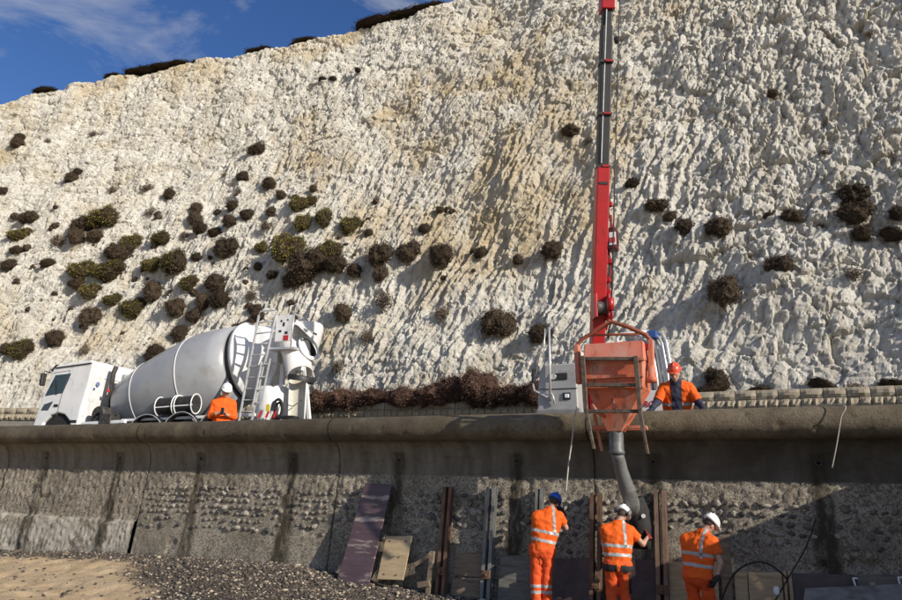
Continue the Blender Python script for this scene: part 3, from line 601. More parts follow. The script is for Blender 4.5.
BUSHES = [  # px, py, half width, half height, kind, label
 (14,131,6,3.5,'b','upper of two tiny brown bushes at the far left edge of the cliff'),
 (13,139,8,4.5,'b','lower of two tiny brown bushes at the far left edge of the cliff'),
 (88,127,4,2.5,'d','tiny lone dry tuft high on the left cliff, below the long skyline bushes'),
 (45,138,3.5,2,'d','very small dry tuft right of the two tiny bushes at the left edge'),
 (78,173,6,3.5,'b','upper half of the brown bush pair high on the left cliff'),
 (72,180,8,5,'b','lower half of the brown bush pair high on the left cliff'),
 (2,192,6,5,'b','brown bush cut by the left edge of the picture, above the green patches'),
 (110,187,5,3.5,'d','small pale dry tuft between the brown pair and the row of three bushes'),
 (145,187,7,3.5,'d','flat grey-brown tuft just left of a round bush with a long shadow'),
 (166,191,7,6,'b','round brown bush with a long shadow, alone on the upper left cliff'),
 (256,149,10,5.5,'b','topmost flat brown bush of the slanting group on the left cliff'),
 (240,174,7,6,'b','round dark bush with a long shadow under the topmost flat bush'),
 (221,171,3,2,'d','tiny dry speck of a tuft left of a round dark bush'),
 (268,183,10,6,'b','wide brown bush directly right of the round dark bush with the long shadow'),
 (235,190,5,4,'d','small pale brown tuft below the round dark bush with the long shadow'),
 (282,197,6,5,'b','small brown bush up and left of the yellow-green cluster'),
 (314,190,4.5,4,'b','small dark bush just above the yellow-green cluster'),
 (322,79,5,2,'b','left of three tiny dark bushes high on the cliff near the skyline'),
 (332,77,5,2.3,'b','middle of three tiny dark bushes high on the cliff near the skyline'),
 (358,71,4,2.6,'b','right of three tiny dark bushes high on the cliff near the skyline'),
 (569,128,10,6,'b','dark bush with a long slanting shadow, just left of the black crane boom'),
 (587,138,4,4,'d','small pale tuft between the crane boom and the bush left of it'),
 (869,27,6,2.8,'d','flat dry tuft near the top right corner of the cliff'),
 (772,89,6,4,'b','lone small dark bush high on the right side of the cliff'),
 (824,145,5,2.5,'d','small flat dry tuft below and right of the lone high dark bush'),
 (632,183,9,4,'b','flat dark bush just right of the red top of the boom'),
 (655,203,12,6.5,'b','wide brown bush, upper left of the chain of three beside the boom'),
 (669,214,8,5.5,'b','middle small bush in the chain of three beside the boom'),
 (684,227,10,9,'b','dark upright bush, lowest in the chain of three beside the boom'),
 (718,228,14,10,'c','brown bush with two humps alone right of the chain of three'),
 (767,211,6,4,'b','small flat bush between the two-humped bush and a wider dark one'),
 (792,214,11,7,'c','wide dark bush left of the tall stacked bushes at the right'),
 (820,222,3.5,2.2,'b','tiny dark bush at the foot of the wide dark bush on the right'),
 (853,189,17,12,'c','top of three dark bushes stacked in a tall clump at the right'),
 (856,212,18,12,'c','middle and widest of three dark bushes stacked in a tall clump at the right'),
 (862,231,10,9,'b','bottom of three dark bushes stacked in a tall clump at the right'),
 (898,213,9,8,'b','dark bush cut by the right edge of the picture'),
 (893,232,14,5,'b','low flat dark bush cut by the right edge, under another dark one'),
 (779,268,14,11,'b','round dark cushion bush right of the largest round one on the right cliff'),
 (724,293,17,16,'b','largest perfectly round dark bush on the right cliff'),
 (855,273,9,6.5,'d','grey dead bush on the far right cliff'),
 (748,253,6,3,'d','small dry tuft above and left of the round cushion bush'),
 (714,373,11,9,'b','round dark bush on the block wall right of the red-helmeted worker'),
 (712,385,21,5,'b','low spreading brown bush under the round one by the red-helmeted worker'),
 (757,385,14,4,'b','first low flat bush along the block wall to the right of the round one'),
 (823,381,17,5,'b','second and widest low flat bush along the block wall on the right'),
 (855,382,9,4,'d','pale dry bush on the block wall next to the widest low one'),
 (893,379,13,5,'b','last low bush on the block wall, at the right edge'),
 (550,248,12,9,'b','dark round bush just left of the red boom, mid cliff'),
 (516,257,6,5,'b','small dark bush left of the round one beside the red boom'),
 (478,249,7,7,'b','small upright dark bush between two larger ones, mid cliff'),
 (443,258,13,12,'b','dark round bush in the centre of the cliff, right of a joined pair'),
 (408,253,14,11,'c','right bush of the joined brown pair in mid cliff'),
 (382,258,13,13,'c','left bush of the joined brown pair in mid cliff'),
 (381,275,8,8,'b','small lobe hanging under the left bush of the joined brown pair'),
 (496,321,20,14,'c','largest dark bush low in the middle, casting a big shadow'),
 (537,331,13,10,'b','dark bush low down just right of the largest middle one'),
 (343,314,10,10,'b','brown round bush low on the cliff, up and right of the mixer hopper'),
 (385,302,9,9,'d','shaggy grey-brown bush right of the round one near the mixer hopper'),
 (441,312,8,7,'d','pale dry tuft left of the largest dark bush in the middle'),
 (367,336,6,6.5,'d','small upright dry bush below the shaggy grey-brown one'),
 (336,366,6,7,'d','faint dry tuft low on the chalk above the russet hedge'),
 (423,227,7,5.5,'b','small brown bush above the central dark round bush'),
 (438,207,5,4,'b','small dark bush higher up above the central round one'),
 (355,272,9,7,'b','brown bush at the right tip of the big green and brown thicket'),
 (368,233,5,4,'b','small brown bush right of the yellow-green cluster'),
 (300,207,10,8,'g','yellow-green bush at the top of the cluster above the big thicket'),
 (304,224,9,9,'g','dark green bush just above the big thicket'),
 (324,219,9,12,'g','upright brown and green bush in the middle above the big thicket'),
 (349,225,12,10,'g','yellow-green bush at the right above the big thicket'),
 (311,200,6,5,'g','small green bush right of the top yellow-green one'),
 (290,253,17,15,'g','left green crown of the big thicket in the left centre'),
 (331,254,14,11,'g','right green crown of the big thicket in the left centre'),
 (312,268,24,16,'c','dark brown middle of the big thicket in the left centre'),
 (293,281,12,9,'b','lowest brown lobe of the big thicket'),
 (338,268,13,8,'b','right brown lobe of the big thicket'),
 (260,246,7,6,'g','small green-tipped bush left of the big thicket'),
 (256,265,5,4,'b','small dark bush below the green-tipped one left of the thicket'),
 (271,274,6,5,'b','small dark bush at the lower left foot of the big thicket'),
 (247,215,8,5.5,'b','flat brown bush up and left of the yellow-green cluster'),
 (272,213,5,5.5,'b','small upright brown bush left of the yellow-green cluster'),
 (266,227,7,4,'d','dry greenish tuft left of the cluster above the thicket'),
 (250,294,5,6,'d','dry grey tuft standing above the mixer drum rear'),
 (148,210,5.5,5,'d','small grey-brown tuft under the lone round bush at upper left'),
 (194,206,7,6,'b','upper bush of the brown double bush in the left group'),
 (193,217,8,8,'b','lower bush of the brown double bush in the left group'),
 (200,229,8,6.5,'b','dark bush right under the brown double bush'),
 (214,232,8,4,'b','flat dark bush touching the one under the brown double bush'),
 (231,205,7,5.5,'b','brown bush halfway between the double bush and the flat brown one'),
 (231,224,8,6.5,'b','brown bush above the big smooth oval bush'),
 (226,248,13,11,'b','big smooth oval brown bush with a long shadow, left of the green-tipped one'),
 (195,256,5.5,4.5,'b','small dark bush left of the big smooth oval one'),
 (209,257,2.5,2.5,'b','tiniest dark bush between the small one and the big oval one'),
 (182,233,4.5,3.5,'d','tiny dry tuft left of the bush under the brown double bush'),
 (160,239,10,7,'g','small rounded bush with a green top in the left group'),
 (174,263,14,14,'m','large brown boulder-like bush with a thin green cap'),
 (150,264,11,7,'g','low green bush left of the large green-capped one'),
 (129,240,11,8,'g','brown and green bush right of the upper long green patch'),
 (118,252,16,10,'c','broad dark brown bush between the two long green patches'),
 (187,283,10,8,'g','brown bush with green on its right, below the green-capped one'),
 (149,288,10,12,'b','tall brown bush above the bright yellow-green one'),
 (166,289,5,4,'d','small pale tuft right of the tall brown bush'),
 (127,304,14,11,'g','bright yellow-green bush above the truck cab'),
 (173,305,11,10,'b','brown rounded bush above the front of the mixer drum'),
 (213,281,12,9,'b','upper bush of the dark trio above the mixer drum'),
 (199,298,9,8.5,'b','left bush of the dark trio above the mixer drum'),
 (216,297,11,10,'b','right bush of the dark trio above the mixer drum'),
 (188,311,9,7,'b','small oval bush below the dark trio above the drum'),
 (173,328,10,9.5,'b','brown bush nearest above the drum, under the rounded one'),
 (154,354,12,9,'b','brown bush peeping out behind the front of the mixer drum'),
 (237,327,8,5,'b','brown bush peeping out over the top of the drum'),
 (252,307,8,6,'b','upper of three brown bushes behind the top of the mixer ladder'),
 (257,315,7,5,'b','middle of three brown bushes behind the top of the mixer ladder'),
 (250,320,5,5,'b','lower of three brown bushes behind the top of the mixer ladder'),
 (289,318,8,6,'b','brown bush peeping over the mixer hopper platform'),
 (30,220,11,5.5,'c','flat dark bush at left, above the narrow green strip'),
 (20,236,13,5.5,'g','narrow green strip of bush near the left edge'),
 (84,227,14,9,'c','dark left half of the upper long green patch'),
 (106,222,16,10,'g','green right half of the upper long green patch'),
 (96,238,9,5.5,'b','brown bush under the upper long green patch'),
 (79,240,9,9,'b','dark bush at the lower left of the upper long green patch'),
 (58,241,7,7,'d','grey dead bush left of the upper long green patch'),
 (16,251,7,4,'b','upper brown bush of two near the left edge, under the green strip'),
 (8,265,9,6,'b','lower brown bush of two near the left edge, under the green strip'),
 (49,265,9,3,'b','thin flat dark bush left of the lower long green patch'),
 (82,272,14,9,'g','left green half of the lower long green patch'),
 (108,272,18,9,'g','right green half of the lower long green patch'),
 (76,283,8,6,'b','brown tail under the left end of the lower long green patch'),
 (88,291,10,8,'g','green bush right above the tall dark one on the far left'),
 (108,297,10,6,'g','brown and green bush left of the bright yellow-green one'),
 (85,312,12,12,'b','tall dark bush on the far left, above the cab'),
 (50,335,10,9,'b','dark round bush up and left of the truck cab'),
 (20,350,13,10,'g','green bush at the left edge, beside the front of the cab'),
 (5,349,7,5.5,'b','brown bush cut by the left edge, beside the green one near the cab'),
 (82,347,5,6,'d','small dry bush just above the cab roof'),
]
PX_SPAN = .5*902/ F_PX
def place_bush(px, py, wpx, hpx, kind, label, group, name='cliff_bush', out=.25, i=0):
    c, t = on_cliff(px, py); n = cliff_normal(c.x)
    q = V([float(a) for a in cliff_point(c.x, c.z)])
    o = bpy.data.objects.new(name, BM[kind][i % len(BM[kind])]); COL.objects.link(o)
    w, h = wpx*t/F_PX*.92, hpx*t/F_PX*1.02
    zax = (n+V((0, 0, .15))).normalized(); ang = math.radians(24 if px < 265 else random.uniform(-30, 30)); xax = V((math.cos(ang), 0, math.sin(ang))); xax = (xax-zax*xax.dot(zax)).normalized(); yax = zax.cross(xax)
    dep = .5*(w+h*.85)
    o.matrix_world = Matrix.Translation(q+zax*dep*.24) @ Matrix((xax, yax, zax)).transposed().to_4x4() @ Matrix.Diagonal((w*random.choice((-1, 1)), h, dep*1.1, 1))
    ORG[o] = q
    tag(o, label, 'bush', group); return o
for i, (px, py, w, h, k, lab) in enumerate(BUSHES): place_bush(px, py, w, h, k, lab, GB, i=i)
rt_ = random.Random(21); TV, TF, TT, n0 = [], [], [], 0      # tiny tufts too small to pick apart, dotted between the larger bushes
for i in range(60):
    px, py = rt_.uniform(8, 275), rt_.uniform(205, 330)
    if rt_.random() < .3: px, py = rt_.uniform(280, 480), rt_.uniform(190, 300)
    if py > 352-.1*px and px > 110: continue
    c, t = on_cliff(px, py); q = cliff_point(c.x, c.z); s_ = rt_.uniform(1.6, 3.6)*t/F_PX; rn = np.random.default_rng(i)
    A = S2V*(1+.3*perlin(S2V[:, 0]*2+i, S2V[:, 2]*2+S2V[:, 1], i))[:, None]*np.array([s_*1.4, s_, s_])
    TV.append(A+q); TF.append(S2F+n0); TT.append(np.clip(rn.normal(.45, .25, len(A)), 0, 1)); n0 += len(A)
me = np_mesh('tufts', np.concatenate(TV), np.concatenate(TF), False); attr(me, 'tone', np.concatenate(TT))
tag(link_mesh('cliff_tufts', me, BROWN), 'tiny brown tufts dotted on the chalk between the larger left-hand bushes', 'tufts', kind='stuff')
# skyline scrub
for i, (px, w, h, lab) in enumerate([(40,8,2,'lowest thin scrub on the cliff skyline, far left'), (108,6,2.5,'small dark scrub on the skyline left of the long skyline bushes'), (135,9,3.4,'left of three joined skyline bushes'), (156,9,4,'middle of three joined skyline bushes'), (173,9,3.6,'right of three joined skyline bushes'), (196,6,1.6,'thin brown scrub on the skyline right of the three joined bushes'), (255,8,1.6,'thin scrub on the skyline in the middle of the slope'), (300,8,1.8,'thin scrub on the skyline before the last three bushes'), (372,12,3.2,'first of the last three skyline bushes before the top edge'), (398,11,3.2,'second of the last three skyline bushes before the top edge'), (424,10,3.4,'last skyline bush, where the cliff meets the top edge')]):
    # walk up the column of the picture until the cliff plane passes its rim
    py = 110.0
    while py > -30:
        c, t = on_cliff(px, py)
        if c.z > float(z_top(c.x))-.05: break
        py -= .5
    o = bpy.data.objects.new('skyline_bush', BM['b'][i % 4]); COL.objects.link(o); s = t/F_PX
    q = V([float(a) for a in cliff_point(c.x, c.z)]); o.location = (c.x, c.y+.35, c.z-.2); o.scale = (w*s*2.0, w*s*1.1, h*s*.5); o.rotation_euler.z = i*1.3 if i % 2 else 0
    o.rotation_euler.z = 0; tag(o, lab, 'bush', 'scrub along the cliff top')
# russet hedge on top of the block wall
for i, (px, py, w, h, lab) in enumerate([(318,398,16,10,'leftmost low lump of the russet hedge, next to the mixer chute'), (345,394,17,10,'second lump of the russet hedge from the left'), (372,393,16,9,'third lump of the russet hedge from the left'), (402,392,17,9,'fourth lump of the russet hedge, before it rises'), (430,389,17,10,'fifth lump of the russet hedge, where it starts to rise'), (452,383,19,13,'tall lump of the russet hedge left of its peak'), (474,377,14,14,'peak of the russet hedge'), (484,390,16,10,'lump of the russet hedge just right of and below its peak'), (510,391,18,10,'low lump of the russet hedge near its right end'), (536,389,18,11,'right end of the russet hedge, beside the grey lorry cab')]):
    Yh = 17.9+.12*(i % 3); c = onY(px, py+h, Yh); t = np.linalg.norm(np.array(c)-np.array([0, 0, EYE]))/math.sqrt(1+((px-451)/F_PX)**2+((py-300)/F_PX)**2)
    o = bpy.data.objects.new('hedge_bush', BM['h'][i % 3]); COL.objects.link(o); s = t/F_PX
    o.location = (c.x, Yh+.25, max(c.z, Z_TOE-.05)); o.scale = (w*s*1.4*(1 if i % 2 else -1), .6, h*s*1.7); o.rotation_euler = (0, 0, .2*(i % 3-1))
    tag(o, lab, 'bush', 'russet hedge above the block wall')
# ------------------------------------------------------------------ shared finishes
WHITE = mat('white_paint', (.78, .78, .78), (.68, .68, .67), 2, .35, c3=(.42, .39, .34), s3=3.5, lo3=.56, hi3=.8, c4=(.36, .33, .28), s4=6, lo4=.57, hi4=.75, f4=.6)
DRUMM = mat('drum_paint', (.34, .35, .37), (.30, .31, .325), 1.5, .30, c3=(.22, .205, .185), s3=2.2, lo3=.55, hi3=.85, c4=(.46, .44, .40), s4=4, lo4=.60, hi4=.72, f4=.6)
ALU = mat('aluminium', (.72, .72, .72), (.55, .55, .54), 12, .4, metal=.55)
BLACKP = mat('black_plastic', (.014, .014, .015), (.028, .027, .026), 8, .55)
RUBBER = mat('rubber', (.012, .012, .012), (.03, .028, .026), 10, .85)
GLASS = mat('dark_glass', (.02, .035, .04), rough=.06, spec=.9)
CHUTEM = mat('chute_grey', (.60, .575, .48), (.50, .48, .40), 6, .75, .003, 40, c3=(.28, .265, .22), s3=4, lo3=.55, hi3=.75)
DARKM = mat('greasy_metal', (.03, .03, .032), (.09, .08, .07), 12, .6, metal=.3)
YEL = mat('yellow_plate', (.62, .50, .03), rough=.5); REDP = mat('red_plate', (.55, .03, .03), rough=.4); WPLATE = mat('white_plate', (.78, .77, .74), rough=.5); BLUEP = mat('blue_plate', (.03, .09, .30), rough=.5)
# ------------------------------------------------------------------ mixer truck
TY0, TY1 = 12.5, 14.95; TYC = (TY0+TY1)/2
truck = thing('mixer_truck', 'white concrete mixer truck with pale grey drum on the promenade at left', 'mixer truck', (-14.4, TYC, Z_PROM))
# cab
prof_c = [(-19.36, 2.55), (-19.34, 3.30), (-19.20, 3.98), (-18.92, 4.84), (-18.78, 4.95), (-17.50, 5.07), (-17.36, 5.00), (-17.40, 4.55), (-17.56, 3.75), (-17.62, 3.1), (-17.82, 3.1), (-17.95, 3.38), (-18.18, 3.55), (-18.45, 3.60), (-18.72, 3.53), (-18.93, 3.34), (-19.02, 3.05), (-19.05, 2.55)]
b = MB(); b.prism([(x, TY0+.02, z) for x, z in prof_c], (0, TY1-TY0-.04, 0)); cab = b.build('cab', WHITE, truck, bevel=.05, seg=3)
b = MB(); b.prism([V(p)+V((0, -.004, 0)) for p in ((-19.08, TY0+.02, 4.06), (-18.37, TY0+.02, 4.14), (-18.16, TY0+.02, 4.70), (-18.78, TY0+.02, 4.66))], (0, .02, 0)); b.build('side_window', GLASS, cab, bevel=.012)
b = MB(); b.prism([V(p)+V((0, -.004, 0)) for p in ((-19.14, TY0+.02, 3.66), (-18.84, TY0+.02, 3.66), (-18.68, TY0+.02, 3.93), (-19.04, TY0+.02, 3.84))], (0, .02, 0)); b.build('lower_door_window', mat('dim_glass', (.05, .055, .07), rough=.15), cab, bevel=.01)
b = MB(); b.prism([(-19.225, TY0+.16, 4.0), (-18.95, TY0+.16, 4.82), (-18.95, TY1-.16, 4.82), (-19.225, TY1-.16, 4.0)], (-.02, 0, .006)); b.build('windscreen', GLASS, cab, bevel=.01)
b = MB()
for p in ([(-18.22, 4.78), (-18.40, 4.10), (-18.46, 3.52)], [(-18.22, 4.78), (-18.86, 4.72)]):
    for a, c in zip(p, p[1:]): b.beam((a[0], TY0+.018, a[1]), (c[0], TY0+.018, c[1]), .012, .010, (0, 1, 0))
b.build('door_seam', mat('panel_gap', (.10, .10, .11), rough=.8), cab)
b = MB(); b.box((-18.55, TY0+.012, 3.80), (.17, .03, .075)); b.build('door_handle', BLACKP, cab, bevel=.02)
b = MB(); b.beam((-18.80, TY0+.008, 4.86), (-17.42, TY0+.008, 4.965), .03, .05, (0, 1, 0)); b.build('roof_gasket', BLACKP, cab, bevel=.008)
b = MB(); b.prism([(-19.06, TY0+.05, 4.80), (-18.86, TY0+.05, 4.98), (-18.80, TY0+.05, 4.93), (-18.96, TY0+.05, 4.76)], (0, TY1-TY0-.1, 0)); b.build('sun_visor', BLACKP, cab, bevel=.01)
for y in (TY0-.20, TY1+.06):
    b = MB(); b.box((-19.10, y+.09, 4.52), (.10, .16, .36)); mir = b.build('mirror', BLACKP, cab, bevel=.035)
    b = MB(); b.tube([(-19.02, TY0+.06 if y < 13 else TY1-.06, 4.74), (-19.08, y+.08, 4.76), (-19.10, y+.09, 4.68)], .016); b.build('mirror_arm', BLACKP, mir)
b = MB(); b.lathe([(0, .64), (.5, .64)], (-18.45, TY0+.1, 2.92), (0, 1, 0), 28); b.build('wheel_well', RUBBER, cab)
b = MB(); b.box((-17.78, TY0+.05, 3.36), (.24, .08, .08)); b.box((-17.72, TY0+.05, 3.22), (.3, .08, .06)); b.build('cab_step', BLACKP, cab, bevel=.01)
b = MB(); b.box((-18.66, TY0+.006, 4.30), (.03, .012, .42), Matrix.Rotation(-.3, 3, 'Y')); b.build('window_bar', BLACKP, cab)
# cab rear wall: ribs, badge, vents
for k in range(5):
    z = 4.82-.2*k; x = -17.385-.03*(k > 1)-(.045*(k-1) if k > 1 else 0)
    b = MB(); b.box((x, TYC+.15, z), (.03, 1.75, .022)); b.build('rear_rib', WHITE, cab)
b = MB(); b.lathe([(0, .07), (.012, .065)], (-17.40, TY0+.33, 4.42), (1, 0, 0), 18); b.build('badge', mat('badge_blue', (.16, .20, .36), rough=.4), cab)
b = MB(); b.lathe([(0, .035), (.012, .03)], (-17.43, TY0+.25, 4.28), (1, 0, 0), 14); b.build('badge', BLUEP, cab)
b = MB(); b.box((-17.43, TY0+1.05, 4.25), (.03, .10, .17)); b.build('vent', BLACKP, cab, bevel=.01)
b = MB(); b.prism([(-17.62, TY0+.03, 3.8), (-17.40, TY0+.03, 4.95), (-17.24, TY0+.10, 4.9), (-17.30, TY0+.12, 4.45), (-17.50, TY0+.12, 3.95), (-17.56, TY0+.1, 3.5)], (0, .05, 0)); b.build('rear_fairing', WHITE, cab, bevel=.012)
# intake and pedestal between cab and drum
b = MB(); b.tube([(-17.1, TY0+.55, 3.2), (-17.1, TY0+.55, 4.75), (-17.02, TY0+.55, 4.95)], .07, 12); b.build('air_intake', DARKM, truck)
b = MB(); b.prism([(-16.95, TY0+.45, 3.2), (-16.95, TY1-.45, 3.2), (-16.95, TY1-.75, 4.75), (-16.95, TY0+.75, 4.75)], (.12, 0, 0)); b.build('front_pedestal', mat('pedestal_grey', (.45, .46, .47), (.3, .3, .3), 5, .5), truck, bevel=.02)
b = MB(); b.lathe([(0, .28), (.12, .30), (.14, .2), (.3, .2), (.32, .12)], (-16.98, TYC, 3.93), (-1, 0, -.2), 18); b.build('drive_motor', DARKM, truck)
b = MB(); b.lathe([(0, .21), (.04, .23), (.75, .23), (.79, .21)], (-17.0, TY0+.10, 3.56), (0, 1, 0), 20); b.build('air_tank', DARKM, truck)
b = MB(); b.box((-16.62, TY0+.2, 3.42), (.42, .35, .28)); b.build('battery_box', DARKM, truck, bevel=.02)
b = MB(); b.tube([(-17.2, TY0+.12, 3.4), (-16.9, TY0+.05, 3.62), (-16.5, TY0+.1, 3.45), (-16.3, TY0+.2, 3.6)], .025); b.build('air_hose', RUBBER, truck)
b = MB(); b.box((-17.06, TY0+.42, 4.25), (.05, .06, .09)); b.build('marker_lamp', REDP, truck, bevel=.01)
b = MB(); b.beam((-17.5, TY0+.1, 3.30), (-15.9, TY0+.1, 3.34), .1, .09); b.build('step_rail', WHITE, truck, bevel=.015)
# chassis
b = MB(); b.box((-14.2, TYC-.42, 2.98), (9.6, .12, .28)); b.box((-14.2, TYC+.42, 2.98), (9.6, .12, .28)); b.box((-14.0, TYC, 3.1), (6.6, .8, .1)); b.build('chassis', DARKM, truck)
b = MB(); b.box((-13.8, TY0+.16, 3.38), (4.6, .06, .07)); b.build('side_rail', WHITE, truck, bevel=.01)
# wheels and fenders
for x in (-18.42, -15.06, -13.84, -12.60):
    for y, dr in ((TY0+.02, 1), (TY1-.02, -1)):
        b = MB(); b.lathe([(0, .30), (.0, .50), (.04, .535), (.28, .535), (.32, .50), (.32, .30)], (x, y, Z_PROM+.535), (0, dr, 0), 28, False); ty = b.build('wheel', RUBBER, truck)
        b = MB(); b.lathe([(.03, .31), (.06, .30), (.12, .16), (.02, .14), (.0, .06)], (x, y, Z_PROM+.535), (0, dr, 0), 20); b.build('rim', ALU, ty)
for x in (-15.06, -13.84, -12.60):
    b = MB(); n = 14; r0, r1, yy = .70, .735, TY0-.01
    for k in range(n):
        a0, a1 = [math.radians(12+156*(k+i)/n) for i in (0, 1)]
        c = lambda r, a, y: (x+r*math.cos(a), y, 2.74+r*math.sin(a))
        b.hexa([c(r0, a0, yy), c(r0, a1, yy), c(r0, a1, yy+.5), c(r0, a0, yy+.5), c(r1, a0, yy), c(r1, a1, yy), c(r1, a1, yy+.5), c(r1, a0, yy+.5)])
    f = b.build('fender', BLACKP, truck)
    b = MB(); b.tube([(x+.735*math.cos(math.radians(a)), yy-.004, 2.74+.735*math.sin(math.radians(a))) for a in range(14, 168, 11)], .014, 6); b.build('fender_edge', ALU, f)
# drum
ax = V((1, 0, .205)).normalized(); d0 = V((-17.02, TYC, 3.90))
pr = [(0, .02), (0, .60), (.02, .72), (.10, .785), (.5, .90), (1.02, 1.04), (1.06, 1.055), (1.6, 1.13), (2.2, 1.185), (2.75, 1.205), (2.80, 1.205), (3.2, 1.175), (3.7, 1.10), (4.25, 1.00)]
b = MB(); b.lathe(pr, d0, ax, 64); drum = b.build('drum', DRUMM, truck)
for t_, r_d in ((1.04, 1.056), (2.77, 1.212)):
    b = MB(); b.lathe([(t_-.02, r_d-.012), (t_-.008, r_d+.006), (t_+.008, r_d+.006), (t_+.02, r_d-.012)], d0, ax, 64, False); b.build('weld_seam', WHITE, drum)
b = MB(); b.lathe([(4.24, .93), (4.26, .90), (4.42, .90), (4.44, .93)], d0, ax, 48, False); b.build('track_gap', DARKM, drum)
b = MB(); b.lathe([(4.43, .6), (4.43, 1.0), (4.56, 1.0), (4.60, .93), (5.6, .62), (6.0, .50), (6.0, .44), (5.8, .40)], d0, ax, 56); b.build('rear_cone', WHITE, drum)
# spare chutes in hoops on the side
for x in (-14.72, -14.05):
    b = MB()
    b.tube([(x+.02+.56*k/6, TY0+.10, 3.66) for k in range(7)], .20, 18); ch = b.build('spare_chute', RUBBER, truck)
    for xx in (x, x+.58):
        b = MB(); b.tube([(xx, TY0+.10-.21*math.sin(a), 3.66+.235*math.cos(a)) for a in np.linspace(0, 2*math.pi, 21)], .018, 6, False); b.build('hoop', WHITE, ch)
    b = MB(); b.box((x+.3, TY0-.085, 3.62), (.62, .02, .03)); b.build('strap', WHITE, ch)
# rear frame, hopper, chute
b = MB()
for y in (TY0+.45, TY1-.45):
    b.beam((-11.9, y, 3.1), (-11.25, y+(.25 if y < TYC else -.25), 4.85), .14, .12); b.beam((-10.9, y, 3.1), (-11.15, y+(.25 if y < TYC else -.25), 4.85), .12, .10)
b.box((-11.2, TYC, 4.72), (.16, 1.7, .22)); b.build('rear_pedestal', WHITE, truck, bevel=.015)
b = MB(); b.lathe([(0, .40), (.05, .46), (.95, .46), (1.0, .40)], (-11.3, TY0+.62, 3.05), (0, 0, 1), 28); b.build('water_tank', WHITE, truck)
b = MB(); b.lathe([(0, .30), (.06, .42), (.65, .72), (.75, .74)], (-10.72, TYC-.25, 4.72), (-.28, 0, 1), 32, False); b.lathe([(.745, .70), (.2, .40), (.05, .28)], (-10.72, TYC-.25, 4.72), (-.28, 0, 1), 32, False); hop = b.build('hopper', WHITE, truck)
# curved discharge hood with a black mouth
hood = MB(); n = 14
def ring(t, r):
    c = V((-10.92+.70*t-.1*t*t, TYC-.55-.35*t, 5.06-.22*t-.55*t*t))
    d = V((.86, -.35, -.22-1.1*t)).normalized(); a = d.cross(V((0, 0, 1))).normalized(); u = a.cross(d)
    return [c+(a*math.cos(w)*1.0+u*math.sin(w)*.85)*r for w in [math.radians(-25+230*k/n) for k in range(n+1)]]
rs = [ring(t, r) for t, r in ((-.15, .34), (.1, .40), (.4, .42), (.7, .41), (1.0, .38))]
for A, B in zip(rs, rs[1:]):
    for k in range(n): hood.add([A[k], A[k+1], B[k+1], B[k]], [(0, 1, 2, 3)], True)
o = hood.build('discharge_hood', WHITE, truck, weld=True); m = o.modifiers.new('thick', 'SOLIDIFY'); m.thickness = .03
b = MB(); b.lathe([(0, .31), (-.25, .27), (-.26, .02)], (-10.26, TYC-.72, 4.92), (.75, -.25, .45), 24, False); b.build('hood_mouth', RUBBER, truck)
b = MB(); b.lathe([(0, .33), (.05, .35), (.07, .33), (.07, .26)], (-10.24, TYC-.72, 4.93), (.75, -.25, .45), 24, False); b.build('mouth_rim', WHITE, truck)
b = MB(); b.lathe([(0, .36), (.10, .37), (.13, .35), (.13, .30)], (-10.40, TY0+.52, 4.16), (.1, 0, 1), 26, False); b.build('chute_collar', BLACKP, truck)
tr = MB(); n = 12; secs = []
for z, w, xx in ((4.22, .27, -10.40), (3.9, .265, -10.39), (3.5, .255, -10.37), (2.75, .235, -10.33)):
    secs.append([V((xx-w*math.cos(t)*1.0, TY0+.40+w*.45*math.sin(t), z)) for t in [math.pi*k/n for k in range(n+1)]])
for A, B in zip(secs, secs[1:]):
    for k in range(n): tr.add([A[k], A[k+1], B[k+1], B[k]], [(0, 1, 2, 3)], True)
chute = tr.build('chute', CHUTEM, truck, weld=True); m = chute.modifiers.new('thick', 'SOLIDIFY'); m.thickness = .025
b = MB(); b.tube([secs[0][0], secs[1][0], secs[2][0], secs[3][0]], .022, 8); b.tube([secs[0][-1], secs[1][-1], secs[2][-1], secs[3][-1]], .022, 8); b.build('chute_edge', WHITE, chute)
b = MB(); b.tube([(-10.66, TY0+.3, 3.75), (-10.54, TY0+.2, 3.6), (-10.34, TY0+.16, 3.56), (-10.16, TY0+.3, 3.72)], .012, 6); b.build('chute_chain', DARKM, chute)
b = MB(); b.tube([(-10.86+.16*math.cos(a), TY0+.22, 3.50+.23*math.sin(a)) for a in np.linspace(0, 6.28, 20)], .035, 8, False); b.tube([(-10.86+.10*math.cos(a), TY0+.27, 3.50+.16*math.sin(a)) for a in np.linspace(0, 6.28, 16)], .03, 8, False); b.build('hose_coil', RUBBER, truck)
